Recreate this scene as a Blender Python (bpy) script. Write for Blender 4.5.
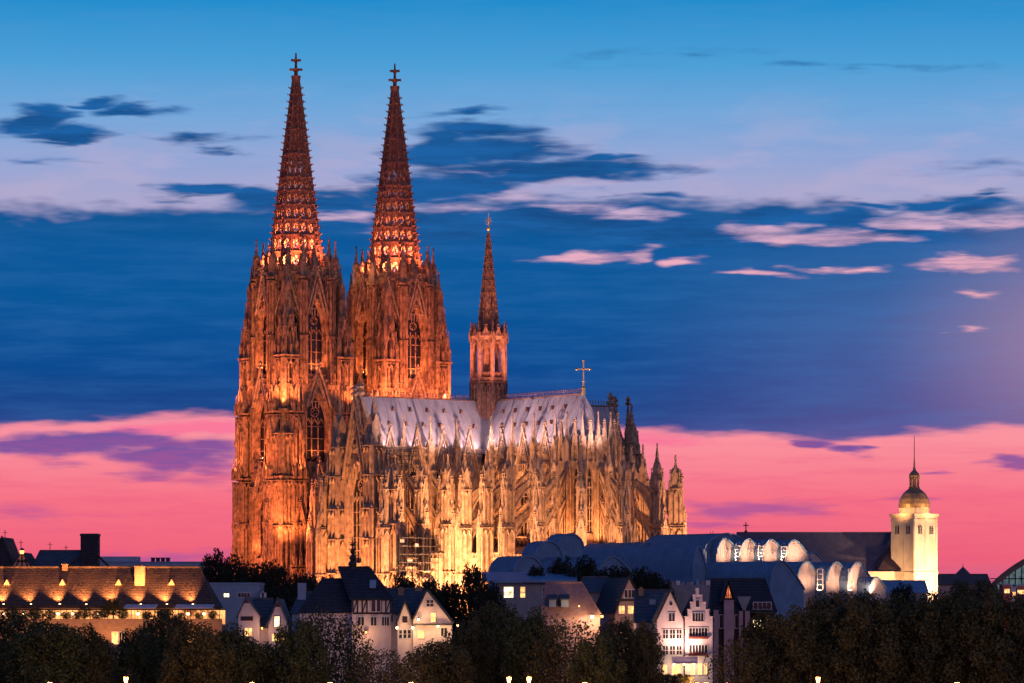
import bpy, math, random
from mathutils import Matrix, Vector
random.seed(7)
R = math.radians
for o in list(bpy.data.objects): bpy.data.objects.remove(o)
scene = bpy.context.scene
col = scene.collection

# ------------------------------------------------------------------ camera
FPX, HOR, CZ = 3525.0, 604.4, 9.7          # focal length in pixels, horizon row, eye height
cam_d = bpy.data.cameras.new('camera'); cam = bpy.data.objects.new('camera', cam_d); col.objects.link(cam)
cam.location = (0, 0, CZ); cam.rotation_euler = (R(90), 0, 0)
cam_d.sensor_width = 36.0; cam_d.lens = 36.0*FPX/1024
cam_d.shift_y = (HOR-341.5)/1024
cam_d.clip_start = 1.0; cam_d.clip_end = 20000
scene.camera = cam

# ------------------------------------------------------------------ view
scene.view_settings.view_transform = 'Standard'
scene.view_settings.look = 'None'
scene.view_settings.exposure = 0.0
scene.view_settings.gamma = 1.0
scene.render.engine = 'CYCLES'
scene.cycles.max_bounces = 4
scene.cycles.diffuse_bounces = 2
scene.cycles.glossy_bounces = 2

def lin(r, g, b):
    f = lambda c: (c/255/12.92 if c/255 <= 0.04045 else ((c/255+0.055)/1.055)**2.4)
    return (f(r), f(g), f(b), 1.0)

# ------------------------------------------------------------------ dusk sky
world = bpy.data.worlds.new('World'); scene.world = world; world.use_nodes = True
NT = world.node_tree; NT.nodes.clear()
class N:
    """tiny expression builder for the world's node tree"""
    @staticmethod
    def new(t): return NT.nodes.new(t)
    @staticmethod
    def put(sock, v):
        if hasattr(v, 'links'): NT.links.new(v, sock)
        else: sock.default_value = v
    @staticmethod
    def m(op, a, b=0.0, c=0.0, clamp=False):
        n = N.new('ShaderNodeMath'); n.operation = op; n.use_clamp = clamp
        for s, v in zip(n.inputs, (a, b, c)): N.put(s, v)
        return n.outputs[0]
    @staticmethod
    def vm(op, a, b=(0, 0, 0)):
        n = N.new('ShaderNodeVectorMath'); n.operation = op
        N.put(n.inputs[0], a); N.put(n.inputs[1], b)
        return n.outputs['Value'] if op in ('LENGTH', 'DOT_PRODUCT') else n.outputs[0]
    @staticmethod
    def mix(f, a, b):
        n = N.new('ShaderNodeMix'); n.data_type = 'RGBA'
        N.put(n.inputs[0], f); N.put(n.inputs[6], a); N.put(n.inputs[7], b)
        return n.outputs[2]
    @staticmethod
    def smooth(x, a, b, lo=0.0, hi=1.0):
        n = N.new('ShaderNodeMapRange'); n.interpolation_type = 'SMOOTHSTEP'
        for i, v in enumerate((x, a, b, lo, hi)): N.put(n.inputs[i], v)
        return n.outputs[0]
    @staticmethod
    def ramp(x, stops):
        n = N.new('ShaderNodeValToRGB'); e = n.color_ramp.elements
        while len(e) < len(stops): e.new(0.5)
        for el, (p, c) in zip(e, stops): el.position = p
        for el, (p, c) in zip(e, stops): el.position = p; el.color = lin(*c)
        N.put(n.inputs[0], x); return n.outputs[0]
    @staticmethod
    def noise(vec, scale, detail=4, rough=0.55, color=False):
        n = N.new('ShaderNodeTexNoise'); n.inputs['Scale'].default_value = scale
        n.inputs['Detail'].default_value = detail; n.inputs['Roughness'].default_value = rough
        N.put(n.inputs['Vector'], vec); return n.outputs[1 if color else 0]
tc = N.new('ShaderNodeTexCoord')
sp = N.new('ShaderNodeSeparateXYZ'); N.put(sp.inputs[0], tc.outputs['Generated'])
dx, dy, dz = sp.outputs
az = N.m('ARCTAN2', dx, dy)
hyp = N.m('SQRT', N.m('ADD', N.m('MULTIPLY', dx, dx), N.m('MULTIPLY', dy, dy)))
el = N.m('ARCTAN2', dz, hyp)
u = N.m('MULTIPLY', az, FPX/1000); v = N.m('MULTIPLY', el, FPX/1000)
cb = N.new('ShaderNodeCombineXYZ'); N.put(cb.inputs[0], u); N.put(cb.inputs[1], v); UV = cb.outputs[0]
# stretched, slightly tilted wisps; two scales of warp
st = N.vm('MULTIPLY', UV, (4.0, 17.0, 1.0))
n1 = N.noise(st, 1.0, 3, 0.6, True)
n2 = N.noise(N.vm('MULTIPLY', UV, (11.0, 60.0, 1.0)), 1.0, 3, 0.62, True)
w1 = N.vm('MULTIPLY', N.vm('SUBTRACT', n1, (0.5, 0.5, 0.5)), (0.20, 0.055, 0))
w2 = N.vm('MULTIPLY', N.vm('SUBTRACT', n2, (0.5, 0.5, 0.5)), (0.07, 0.018, 0))
PW = N.vm('ADD', UV, N.vm('ADD', w1, w2))
sw = N.new('ShaderNodeSeparateXYZ'); N.put(sw.inputs[0], PW); uw, vw = sw.outputs[0], sw.outputs[1]
fine = N.noise(N.vm('MULTIPLY', UV, (8.0, 70.0, 1.0)), 1.0, 4, 0.65)
mid = N.noise(N.vm('MULTIPLY', UV, (9.0, 30.0, 1.0)), 1.0, 3, 0.6)
def Vv(y): return (HOR-y)/1000
def ramp_y(x, stops, top=0.0, scale=1.4):
    return N.ramp(N.m('DIVIDE', x, scale), [(max(0, Vv(y))/scale, c) for y, c in stops])
clear = ramp_y(v, [(604, (150, 82, 120)), (588, (200, 98, 138)), (560, (238, 98, 122)), (500, (247, 114, 134)), (440, (251, 146, 158)),
                   (400, (240, 140, 165)), (300, (205, 165, 195)), (215, (178, 168, 204)), (165, (152, 168, 214)), (120, (118, 168, 219)),
                   (70, (76, 160, 216)), (0, (24, 138, 203)), (-180, (14, 88, 165)), (-700, (22, 62, 122))])
bank = ramp_y(v, [(440, (62, 76, 146)), (412, (30, 68, 136)), (370, (12, 74, 144)), (300, (8, 86, 152)), (250, (12, 88, 154)), (200, (16, 82, 142)), (120, (24, 76, 132))])
bank = N.mix(N.smooth(u, 0.05, 0.52, 0, 0.55), bank, ramp_y(v, [(440, (122, 98, 160)), (330, (104, 116, 172)), (250, (60, 104, 164)), (180, (70, 100, 150))]))
bank = N.mix(N.smooth(fine, 0.35, 0.75, 0, 0.22), bank, lin(62, 122, 190))
# bank mask: lower edge near row 415-438 (lower on the right), upper edge near row 205-225
low_edge = N.m('ADD', Vv(416), N.smooth(u, -0.15, 0.3, 0, -0.016))
hi_edge = N.m('ADD', Vv(214), N.m('ADD', N.smooth(u, -0.3, -0.2, 0, 0.010), N.m('ADD', N.m('MULTIPLY', N.m('SUBTRACT', mid, 0.5), 0.05), N.smooth(u, 0.05, 0.3, 0, -0.004))))
mk = N.m('MULTIPLY', N.smooth(N.m('SUBTRACT', vw, low_edge), -0.004, 0.006), N.smooth(N.m('SUBTRACT', hi_edge, vw), -0.008, 0.010))
clear = N.mix(N.smooth(fine, 0.35, 0.7, 0, N.smooth(v, Vv(300), Vv(120), 0.0, 0.14)), clear, lin(92, 146, 204))
clear = N.mix(N.smooth(mid, 0.45, 0.65, 0, N.m('MULTIPLY', N.smooth(v, Vv(330), Vv(200), 0.0, 0.25), N.smooth(v, Vv(70), Vv(170)))), clear, lin(204, 178, 206))
skyc = N.mix(mk, clear, bank)
rag = N.m('MULTIPLY', N.m('SUBTRACT', N.m('ADD', N.m('MULTIPLY', fine, 0.5), N.m('MULTIPLY', mid, 0.5)), 0.5), 5.0)
def blobs(lst, gain=1.9):
    """soft ellipses in (azimuth, elevation), merged, then frayed by the wisp noise"""
    acc = None
    for (px, py, rx, ry, s) in lst:
        sx, sy = 1000/rx, 1000/ry; cx_, cy_ = (px-512)/1000, Vv(py)
        n = N.new('ShaderNodeVectorMath'); n.operation = 'MULTIPLY_ADD'; N.put(n.inputs[0], PW); n.inputs[1].default_value = (sx, sy, 0); n.inputs[2].default_value = (-cx_*sx, -cy_*sy, 0)
        k = N.m('MULTIPLY_ADD', N.vm('LENGTH', n.outputs[0]), -gain*s, gain*s*1.1)
        acc = k if acc is None else N.m('MAXIMUM', acc, k)
    return N.smooth(N.m('ADD', acc, N.m('MULTIPLY', rag, N.m('MINIMUM', N.m('MAXIMUM', N.m('ADD', acc, 0.5), 0.0), 0.8))), -0.05, 1.05)
wisps = [(560, 150, 50, 5, .6), (620, 160, 40, 5, .6), (440, 118, 46, 5, .55), (640, 200, 50, 5, .6), (100, 118, 46, 4, .5), (230, 150, 34, 3, .5), (290, 214, 50, 6, .6), (850, 208, 50, 5, .6), (990, 198, 40, 4, .6), (60, 150, 40, 4, .5), (170, 205, 46, 4, .5)]
dark = blobs(wisps+[(30, 132, 60, 12, .9), (75, 142, 60, 9, .85), (150, 125, 62, 8, .8), (28, 122, 40, 6, .6), (205, 142, 60, 7, .55), (190, 196, 75, 13, .85), (255, 205, 60, 15, .95), (345, 205, 65, 14, .9),
              (480, 134, 90, 12, .85), (500, 150, 120, 14, .8), (535, 172, 150, 19, .97), (600, 178, 90, 12, .9), (450, 150, 60, 30, .8), (450, 190, 80, 24, .95), (540, 218, 150, 20, .9), (440, 225, 110, 24, 1),
              (800, 222, 90, 13, .95), (930, 206, 75, 10, .75), (985, 212, 50, 14, .7), (620, 232, 100, 16, .95), (900, 238, 100, 12, .9), (700, 245, 120, 14, 1), (40, 172, 50, 5, .3), (880, 75, 110, 6, .25), (660, 62, 80, 8, .16), (970, 175, 90, 10, .22)])
skyc = N.mix(dark, skyc, N.mix(N.smooth(fine, 0.3, 0.7), lin(24, 76, 134), lin(30, 98, 166)))
lite = blobs([(590, 262, 84, 7, .8), (655, 262, 20, 11, .75), (704, 270, 26, 5, .75), (785, 283, 48, 5, .75), (850, 275, 42, 4, .7), (960, 268, 60, 8, .85), (962, 330, 20, 7, .6),
              (985, 293, 26, 4, .35), (800, 240, 80, 10, .9), (760, 235, 40, 9, .7), (575, 212, 60, 9, .6), (470, 212, 55, 7, .55), (350, 218, 60, 6, .4), (640, 222, 45, 8, .5),
              (930, 222, 90, 10, .8), (985, 226, 60, 12, .7), (520, 200, 50, 7, .5), (380, 232, 30, 5, .25), (590, 190, 60, 6, .35), (470, 170, 60, 4, .3)], 1.6)
skyc = N.mix(N.m('MULTIPLY', lite, N.smooth(fine, 0.3, 0.62, 0.35, 1.0)), skyc, N.mix(N.smooth(v, Vv(290), Vv(190)), lin(246, 176, 190), lin(192, 172, 206)))
pinkb = blobs([(190, 428, 110, 9, .9), (120, 436, 40, 6, .5), (660, 436, 60, 9, .5)], 1.7)
skyc = N.mix(pinkb, skyc, lin(250, 122, 156))
purp = blobs([(70, 442, 150, 19, 1), (185, 454, 110, 16, 1), (140, 470, 60, 10, .5), (735, 509, 76, 15, .72), (700, 520, 60, 7, .5), (820, 437, 28, 7, .95), (855, 442, 24, 6, .7), (1000, 463, 34, 6, .7), (945, 470, 18, 3, .4),
              (60, 468, 46, 8, .45), (905, 497, 40, 3, .25), (130, 562, 150, 14, .7), (40, 520, 90, 10, .25), (215, 480, 60, 12, .4), (620, 560, 200, 12, .2)], 1.6)
skyc = N.mix(purp, skyc, N.mix(N.smooth(v, Vv(540), Vv(425)), lin(190, 92, 150), lin(112, 84, 158)))
skyc = N.mix(N.smooth(fine, 0.42, 0.7, 0, N.smooth(v, Vv(420), Vv(470), 0.0, 0.32)), skyc, lin(232, 84, 130))
# warm afterglow low on the right-hand side
gd = N.vm('LENGTH', N.vm('MULTIPLY', N.vm('SUBTRACT', UV, (0.60, Vv(345), 0)), (1/0.26, 1/0.17, 0)))
skyc = N.mix(N.smooth(gd, 1.0, 0.0, 0, 0.30), skyc, lin(245, 170, 165))
# below the horizon: dim ground bounce
skyc = N.mix(N.smooth(v, 0.0, -0.12), skyc, lin(46, 34, 44))
bg = N.new('ShaderNodeBackground'); N.put(bg.inputs[0], skyc); bg.inputs[1].default_value = 1.0
wo = N.new('ShaderNodeOutputWorld'); NT.links.new(bg.outputs[0], wo.inputs[0])

# faint directional afterglow (the sun itself is down): wide, pink, from behind the viewer's left
sun_d = bpy.data.lights.new('sun', 'SUN'); sun_d.energy = 0.26; sun_d.angle = R(25); sun_d.color = (1.0, 0.60, 0.52)
sun = bpy.data.objects.new('sun', sun_d); col.objects.link(sun); sun.rotation_euler = (R(72), 0, R(18))

# ------------------------------------------------------------------ materials
def mat(name, c1, c2=None, scale=0.3, rough=0.85, detail=5, stretch=(1, 1, 1), lo=0.35, hi=0.65, metallic=0.0, spec=0.3, bump=0.0, bscale=2.0):
    m = bpy.data.materials.new(name); m.use_nodes = True; nt = m.node_tree; b = nt.nodes['Principled BSDF']
    b.inputs['Roughness'].default_value = rough; b.inputs['Metallic'].default_value = metallic
    b.inputs['Specular IOR Level'].default_value = spec
    t = nt.nodes.new('ShaderNodeTexCoord'); mp = nt.nodes.new('ShaderNodeMapping'); mp.inputs['Scale'].default_value = stretch
    nt.links.new(t.outputs['Object'], mp.inputs[0])
    c2 = c2 or tuple(x*0.7 for x in c1)
    n = nt.nodes.new('ShaderNodeTexNoise'); n.inputs['Scale'].default_value = scale; n.inputs['Detail'].default_value = detail; n.inputs['Roughness'].default_value = 0.65
    nt.links.new(mp.outputs[0], n.inputs['Vector'])
    r = nt.nodes.new('ShaderNodeValToRGB'); r.color_ramp.elements[0].position = lo; r.color_ramp.elements[1].position = hi
    r.color_ramp.elements[0].color = (*c2, 1); r.color_ramp.elements[1].color = (*c1, 1)
    nt.links.new(n.outputs[0], r.inputs[0]); nt.links.new(r.outputs[0], b.inputs['Base Color'])
    if bump:
        n2 = nt.nodes.new('ShaderNodeTexNoise'); n2.inputs['Scale'].default_value = bscale; n2.inputs['Detail'].default_value = 4
        nt.links.new(mp.outputs[0], n2.inputs['Vector'])
        bp = nt.nodes.new('ShaderNodeBump'); bp.inputs['Distance'].default_value = bump; bp.inputs['Strength'].default_value = 1.0
        nt.links.new(n2.outputs[0], bp.inputs['Height']); nt.links.new(bp.outputs[0], b.inputs['Normal'])
    return m
def seam(m, axis, period, width, col2, vertical=True, rough=None):
    """standing seams / slate courses: a regular dark line along one object axis, mixed over the base colour"""
    nt = m.node_tree; b = nt.nodes['Principled BSDF']; src = b.inputs['Base Color'].links[0].from_socket
    t = nt.nodes.new('ShaderNodeTexCoord'); s = nt.nodes.new('ShaderNodeSeparateXYZ'); nt.links.new(t.outputs['Object'], s.inputs[0])
    d = nt.nodes.new('ShaderNodeMath'); d.operation = 'DIVIDE'; nt.links.new(s.outputs[axis], d.inputs[0]); d.inputs[1].default_value = period
    f = nt.nodes.new('ShaderNodeMath'); f.operation = 'FRACT'; nt.links.new(d.outputs[0], f.inputs[0])
    l = nt.nodes.new('ShaderNodeMath'); l.operation = 'LESS_THAN'; nt.links.new(f.outputs[0], l.inputs[0]); l.inputs[1].default_value = width
    x = nt.nodes.new('ShaderNodeMix'); x.data_type = 'RGBA'; nt.links.new(l.outputs[0], x.inputs[0]); nt.links.new(src, x.inputs[6]); x.inputs[7].default_value = (*col2, 1)
    nt.links.new(x.outputs[2], b.inputs['Base Color'])
    return m
def emit(name, c, s):
    m = bpy.data.materials.new(name); m.use_nodes = True; b = m.node_tree.nodes['Principled BSDF']
    b.inputs['Base Color'].default_value = (*c, 1); b.inputs['Emission Color'].default_value = (*c, 1); b.inputs['Emission Strength'].default_value = s
    return m
def lit_window(name, c, s, sc=1.1, lo=0.3, hi=1.5):
    """a lit room behind glass: brightness varies from pane to pane"""
    m = emit(name, c, s); nt = m.node_tree; b = nt.nodes['Principled BSDF']
    t = nt.nodes.new('ShaderNodeTexCoord'); n = nt.nodes.new('ShaderNodeTexNoise'); n.inputs['Scale'].default_value = sc
    nt.links.new(t.outputs['Object'], n.inputs['Vector'])
    r = nt.nodes.new('ShaderNodeMapRange'); r.inputs[1].default_value = 0.35; r.inputs[2].default_value = 0.65; r.inputs[3].default_value = s*lo; r.inputs[4].default_value = s*hi
    nt.links.new(n.outputs[0], r.inputs[0]); nt.links.new(r.outputs[0], b.inputs['Emission Strength'])
    return m
STONE = mat('sandstone_soot', (0.41, 0.265, 0.17), (0.10, 0.063, 0.047), 0.9, 0.9, 8, (1, 1, 0.8), 0.36, 0.62)
STONE2 = mat('sandstone_pale', (0.52, 0.38, 0.26), (0.21, 0.14, 0.10), 0.9, 0.9, 8, (1, 1, 0.8), 0.34, 0.58)
SPIRE = mat('sandstone_spire', (0.30, 0.15, 0.11), (0.10, 0.05, 0.04), 1.5, 0.9, 6, (1, 1, 0.7), 0.35, 0.6)
GLASSD = mat('dark_leaded_glass', (0.02, 0.022, 0.03), (0.008, 0.008, 0.012), 2.0, 0.25, spec=0.5)
LEAD = mat('lead_roof', (0.50, 0.46, 0.48), (0.30, 0.27, 0.30), 0.35, 0.6, 6, (1, 1, 0.4), 0.3, 0.65)
GOLD = mat('gilded_metal', (0.8, 0.58, 0.25), (0.6, 0.4, 0.15), 1.0, 0.35, metallic=0.6)

# ------------------------------------------------------------------ mesh builder
I4 = Matrix.Identity(4)
class MB:
    def __init__(s): s.v = []; s.f = []; s.mi = []; s.M = I4
    def add(s, vs, fs, m=0):
        b = len(s.v); M = s.M
        s.v += [tuple(M @ Vector(p)) for p in vs] if M is not I4 else [tuple(p) for p in vs]
        s.f += [[b+i for i in f] for f in fs]; s.mi += [m]*len(fs)
    def quad(s, a, b, c, d, m=0): s.add([a, b, c, d], [(0, 1, 2, 3)], m)
    def box(s, x0, y0, z0, x1, y1, z1, m=0):
        s.add([(x0, y0, z0), (x1, y0, z0), (x1, y1, z0), (x0, y1, z0), (x0, y0, z1), (x1, y0, z1), (x1, y1, z1), (x0, y1, z1)],
              [(0, 3, 2, 1), (4, 5, 6, 7), (0, 1, 5, 4), (1, 2, 6, 5), (2, 3, 7, 6), (3, 0, 4, 7)], m)
    def cbox(s, cx, cy, z0, hx, hy, z1, m=0): s.box(cx-hx, cy-hy, z0, cx+hx, cy+hy, z1, m)
    def bar(s, p, q, w, d=None, m=0):
        p = Vector(p); q = Vector(q); t = q-p
        if t.length < 1e-6: return
        t.normalize(); up = Vector((0, 1, 0)) if abs(t.y) < 0.9 else Vector((1, 0, 0))
        a = t.cross(up).normalized(); b = t.cross(a).normalized(); d = d or w
        a *= w/2; b *= d/2
        s.add([p-a-b, p+a-b, p+a+b, p-a+b, q-a-b, q+a-b, q+a+b, q-a+b],
              [(0, 3, 2, 1), (4, 5, 6, 7), (0, 1, 5, 4), (1, 2, 6, 5), (2, 3, 7, 6), (3, 0, 4, 7)], m)
    def cone(s, cx, cy, z0, r0, z1, r1, n=8, rot=0.0, m=0, cap=True):
        vs = []
        for z, r in ((z0, r0), (z1, r1)):
            for i in range(n):
                a = rot+2*math.pi*i/n; vs.append((cx+r*math.cos(a), cy+r*math.sin(a), z))
        fs = [(i, (i+1) % n, n+(i+1) % n, n+i) for i in range(n)]
        if cap: fs += [tuple(range(n-1, -1, -1)), tuple(range(n, 2*n))]
        s.add(vs, fs, m)
    def lathe(s, cx, cy, prof, n=16, m=0, rot=0.0):
        for (r0, z0), (r1, z1) in zip(prof, prof[1:]): s.cone(cx, cy, z0, max(r0, .01), z1, max(r1, .01), n, rot, m, False)
    def tube(s, p, q, r0, r1, n=6, m=0):
        p = Vector(p); q = Vector(q); t = (q-p).normalized(); up = Vector((0, 0, 1)) if abs(t.z) < .9 else Vector((1, 0, 0))
        a = t.cross(up).normalized(); b = t.cross(a); vs = []
        for c, r in ((p, r0), (q, r1)):
            for i in range(n):
                k = 2*math.pi*i/n; vs.append(c+a*(r*math.cos(k))+b*(r*math.sin(k)))
        s.add(vs, [(i, (i+1) % n, n+(i+1) % n, n+i) for i in range(n)]+[tuple(range(n-1, -1, -1)), tuple(range(n, 2*n))], m)
    def crocket(s, x, y, z, r, m=0):
        s.add([(x-r, y, z), (x+r, y, z), (x, y-r, z), (x, y+r, z), (x, y, z-r), (x, y, z+r)],
              [(0, 2, 5), (2, 1, 5), (1, 3, 5), (3, 0, 5), (2, 0, 4), (1, 2, 4), (3, 1, 4), (0, 3, 4)], m)
    def build(s, name, mats, parent=None, smooth=False):
        me = bpy.data.meshes.new(name); me.from_pydata(s.v, [], s.f)
        for m in (mats if isinstance(mats, (list, tuple)) else [mats]): me.materials.append(m)
        me.polygons.foreach_set('material_index', s.mi)
        if smooth: me.polygons.foreach_set('use_smooth', [True]*len(s.f))
        me.update()
        o = bpy.data.objects.new(name, me); col.objects.link(o)
        if parent: o.parent = parent
        return o
def tag(o, label=None, cat=None, group=None, kind=None):
    for k, x in (('label', label), ('category', cat), ('group', group), ('kind', kind)):
        if x: o[k] = x
    return o
def empty(name, loc, rz=0.0, label=None, cat=None, group=None):
    o = bpy.data.objects.new(name, None); col.objects.link(o); o.location = loc; o.rotation_euler = (0, 0, rz)
    o.empty_display_size = 1
    return tag(o, label, cat, group)
CH = {}
def kids(o): return [c for c in bpy.data.objects if c.parent == o]
def copy_tree(o, parent=None):
    c = o.copy(); col.objects.link(c); c.parent = parent
    for ch in kids(o): copy_tree(ch, c)
    return c
def at(px, py, Y): return ((px-512)/FPX*Y, CZ+(HOR-py)/FPX*Y)
def face(ang, dist, cx=0.0, cy=0.0, rad=False):
    """frame of a wall: x along it, outward is -y, plane y=0; ang 0 faces -Y, 90 faces +X"""
    return Matrix.Translation((cx, cy, 0)) @ Matrix.Rotation(ang if rad else R(ang), 4, 'Z') @ Matrix.Translation((0, -dist, 0))
def with_M(mb, M, fn, *a, **k):
    old = mb.M; mb.M = M if old is I4 else old @ M; fn(mb, *a, **k); mb.M = old

# ------------------------------------------------------------------ gothic vocabulary
def arch_pts(a, zs, zp, za, n=6):
    h = max(za-zp, a*1.001); Rr = (a*a+h*h)/(2*a); c = -a+Rr; ph = math.acos(max(-1, min(1, -c/Rr)))
    left = [(-a, zs)]
    for i in range(n+1):
        t = math.pi+(ph-math.pi)*i/n; left.append((c+Rr*math.cos(t), zp+Rr*math.sin(t)))
    left[-1] = (0.0, zp+h)
    return left+[(-x, z) for x, z in reversed(left[:-1])]
def arch_wall(mb, x0, x1, z0, z1, a, zs, zp, za, steps=3, dep=2.0, shrink=0.9, m=0, mr=0):
    P = arch_pts(a, zs, zp, za)
    mb.quad((x0, 0, z0), (-a, 0, z0), (-a, 0, z1), (x0, 0, z1), m)
    mb.quad((a, 0, z0), (x1, 0, z0), (x1, 0, z1), (a, 0, z1), m)
    if zs > z0: mb.quad((-a, 0, z0), (a, 0, z0), (a, 0, zs), (-a, 0, zs), m)
    Q = P[1:-1]
    for (xa, za_), (xb, zb) in zip(Q, Q[1:]):
        if z1 > max(za_, zb): mb.quad((xa, 0, za_), (xb, 0, zb), (xb, 0, z1), (xa, 0, z1), m)
    loops = []; cur = a; y = 0.0
    loops.append((cur, y))
    for i in range(steps):
        cur -= shrink/steps; loops.append((cur+0.12, y+0.08)); loops.append((cur, y+0.25)); y += dep/steps; loops.append((cur, y))
    prev = None
    for aa, yy in loops:
        pts = [(x, yy, z) for x, z in arch_pts(aa, zs, zp, za-(a-aa)*1.3)]
        if prev:
            for i in range(len(pts)-1): mb.quad(prev[i], pts[i], pts[i+1], prev[i+1], mr)
            mb.quad(prev[0], prev[-1], pts[-1], pts[0], mr)
        prev = pts
    # hood moulding standing proud
    H = arch_pts(a+0.22, zp-1, zp, za+0.35)
    for p, q in zip(H, H[1:]): mb.bar((p[0], -0.12, p[1]), (q[0], -0.12, q[1]), 0.3, 0.35, mr)
def tracery(mb, a, zs, zp, za, y, lights=4, ms=0, mg=1, w=0.22, rose=True):
    P = arch_pts(a, zs, zp, za)
    mb.add([(x, y+0.15, z) for x, z in P], [tuple(range(len(P)))], mg)
    for i in range(1, lights):
        x = -a+2*a*i/lights; zt = zp+0.2*(za-zp); mb.box(x-w/2, y-0.15, zs, x+w/2, y+0.1, zt, ms)
    lw = 2*a/lights
    for i in range(lights):
        c = -a+lw*(i+.5); zt = zp-0.1*(za-zp)
        mb.bar((c-lw/2, y, zt), (c, y, zt+lw*.9), w*.8, m=ms); mb.bar((c+lw/2, y, zt), (c, y, zt+lw*.9), w*.8, m=ms)
    if rose:
        zc = zp+0.42*(za-zp); rr = a*0.42
        for k in range(10):
            t0 = 2*math.pi*k/10; t1 = 2*math.pi*(k+1)/10
            mb.bar((rr*math.cos(t0), y, zc+rr*math.sin(t0)), (rr*math.cos(t1), y, zc+rr*math.sin(t1)), w, m=ms)
            if k % 2: mb.bar((rr*.35*math.cos(t0), y, zc+rr*.35*math.sin(t0)), (rr*math.cos(t0), y, zc+rr*math.sin(t0)), w*.8, m=ms)
    z = zs+3.0
    while z < zp-1: mb.box(-a, y-0.03, z, a, y+0.08, z+0.16, ms); z += 3.2
def finial(mb, x, y, z, s, m=0):
    mb.cone(x, y, z, s*.16, z+s, s*.12, 6, 0, m)
    for zz, r in ((.25, .42), (.72, .3)):
        for dx_, dy_ in ((1, 0), (-1, 0), (0, 1), (0, -1)): mb.crocket(x+dx_*r*s*.7, y+dy_*r*s*.7, z+zz*s, s*.2, m)
        mb.cone(x, y, z+(zz-.12)*s, r*s*.8, z+(zz+.08)*s, r*s*.5, 6, 0, m)
    mb.crocket(x, y, z+s*1.05, s*.17, m)
def wimperg(mb, a, z0, zt, y=-0.5, th=0.4, m=0, fill=True):
    """crocketed openwork gable over an arch"""
    h = zt-z0; n = max(3, int(math.hypot(a, h)/1.5))
    for sx in (-1, 1):
        mb.bar((sx*a, y, z0), (0, y, zt), 0.38, th+.2, m)
        mb.bar((sx*a*.72, y, z0+h*.02), (0, y, zt-h*.26), 0.2, th, m)
        for i in range(1, n):
            t = i/n; mb.crocket(sx*a*(1-t)+sx*.25, y, z0+h*t+.15, 0.3, m)
    if fill:
        zc = z0+h*.42
        for dx_, dz_, r in ((0, .0, .30), (0, .24, .14)):
            rr = a*r; c = zc+dz_*h
            for k in range(8):
                t0 = math.pi*k/4; t1 = t0+math.pi/4
                mb.bar((rr*math.cos(t0), y, c+rr*math.sin(t0)), (rr*math.cos(t1), y, c+rr*math.sin(t1)), .22, m=m)
        for i in (-2, -1, 0, 1, 2): mb.bar((i*a*.25, y, z0-.3), (i*a*.25, y, z0+h*(.16 if i else .12)), .16, th*.6, m)
        for sx in (-1, 1): mb.bar((sx*a*.5, y, z0+h*.18), (0, y, zt-h*.4), .14, th*.6, m)
        mb.bar((-a*.75, y, z0+h*.14), (a*.75, y, z0+h*.14), .2, th*.7, m)
    finial(mb, 0, y, zt-.2, max(1.2, a*.5), m)
def pinnacle(mb, x, y, z, h, w, m=0, n=4):
    """shaft with gablets, crocketed spirelet, finial"""
    hs = h*.42; r = w/2
    mb.cbox(x, y, z, r, r, z+hs, m)
    for k in range(4):
        old = mb.M; mb.M = old @ Matrix.Translation((x, y, 0)) @ Matrix.Rotation(k*math.pi/2, 4, 'Z')
        mb.box(-r-.02, -r-.1, z, -r*.62, -r+.02, z+hs*.98, m); mb.box(r*.62, -r-.1, z, r+.02, -r+.02, z+hs*.98, m)
        mb.add([(-r*1.15, -r-.14, z+hs*.92), (r*1.15, -r-.14, z+hs*.92), (0, -r-.14, z+hs+w*1.05), (-r*1.15, -r*.5, z+hs*.92), (r*1.15, -r*.5, z+hs*.92), (0, 0, z+hs+w*1.05)],
               [(0, 1, 2), (0, 2, 5, 3), (1, 4, 5, 2), (0, 3, 4, 1)], m)
        mb.M = old
    mb.cone(x, y, z+hs, r*1.0, z+h*.94, r*.12, 4 if n == 4 else 8, math.pi/4 if n == 4 else 0, m)
    k = max(3, int(h*.5/1.1))
    for i in range(k):
        t = (i+.3)/k; rr = r*(1-t)*1.0+.05; zz = z+hs+(h*.94-hs)*t
        for q in range(4):
            a = math.pi/4+q*math.pi/2; mb.crocket(x+rr*math.cos(a), y+rr*math.sin(a), zz, max(.12, w*.15*(1-t*.5)), m)
    finial(mb, x, y, z+h*.9, max(.6, w*.55), m)
def panels(mb, x0, x1, z0, z1, n, y=0.0, m=0, w=0.36, pr=0.75, gab=True):
    n = max(1, int(n*.8+.5))
    """blind tracery: ribs, pointed heads and gablets on a flat face"""
    L = (x1-x0)/n; top = z1-L*1.3
    for i in range(n+1):
        x = x0+L*i; mb.box(x-w/2, y-pr, z0, x+w/2, y+.02, z1 if i in (0, n) else top+L*.3, m)
    for i in range(n):
        c = x0+L*(i+.5)
        for sx in (-1, 1): mb.bar((c+sx*L/2, y-pr*.6, top), (c, y-pr*.6, top+L*.95), w*.9, pr*1.1, m)
        if gab: mb.crocket(c, y-pr, top+L*1.15, .2, m)
    mb.box(x0-w/2, y-pr*1.3, z1-.25, x1+w/2, y+.02, z1, m)
def cornice(mb, hx, hy, z, cx=0, cy=0, m=0, o=.35, t=.5):
    mb.cbox(cx, cy, z, hx+o*.6, hy+o*.6, z+t*.5, m); mb.cbox(cx, cy, z+t*.5+.003, hx+o, hy+o, z+t, m)
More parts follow.
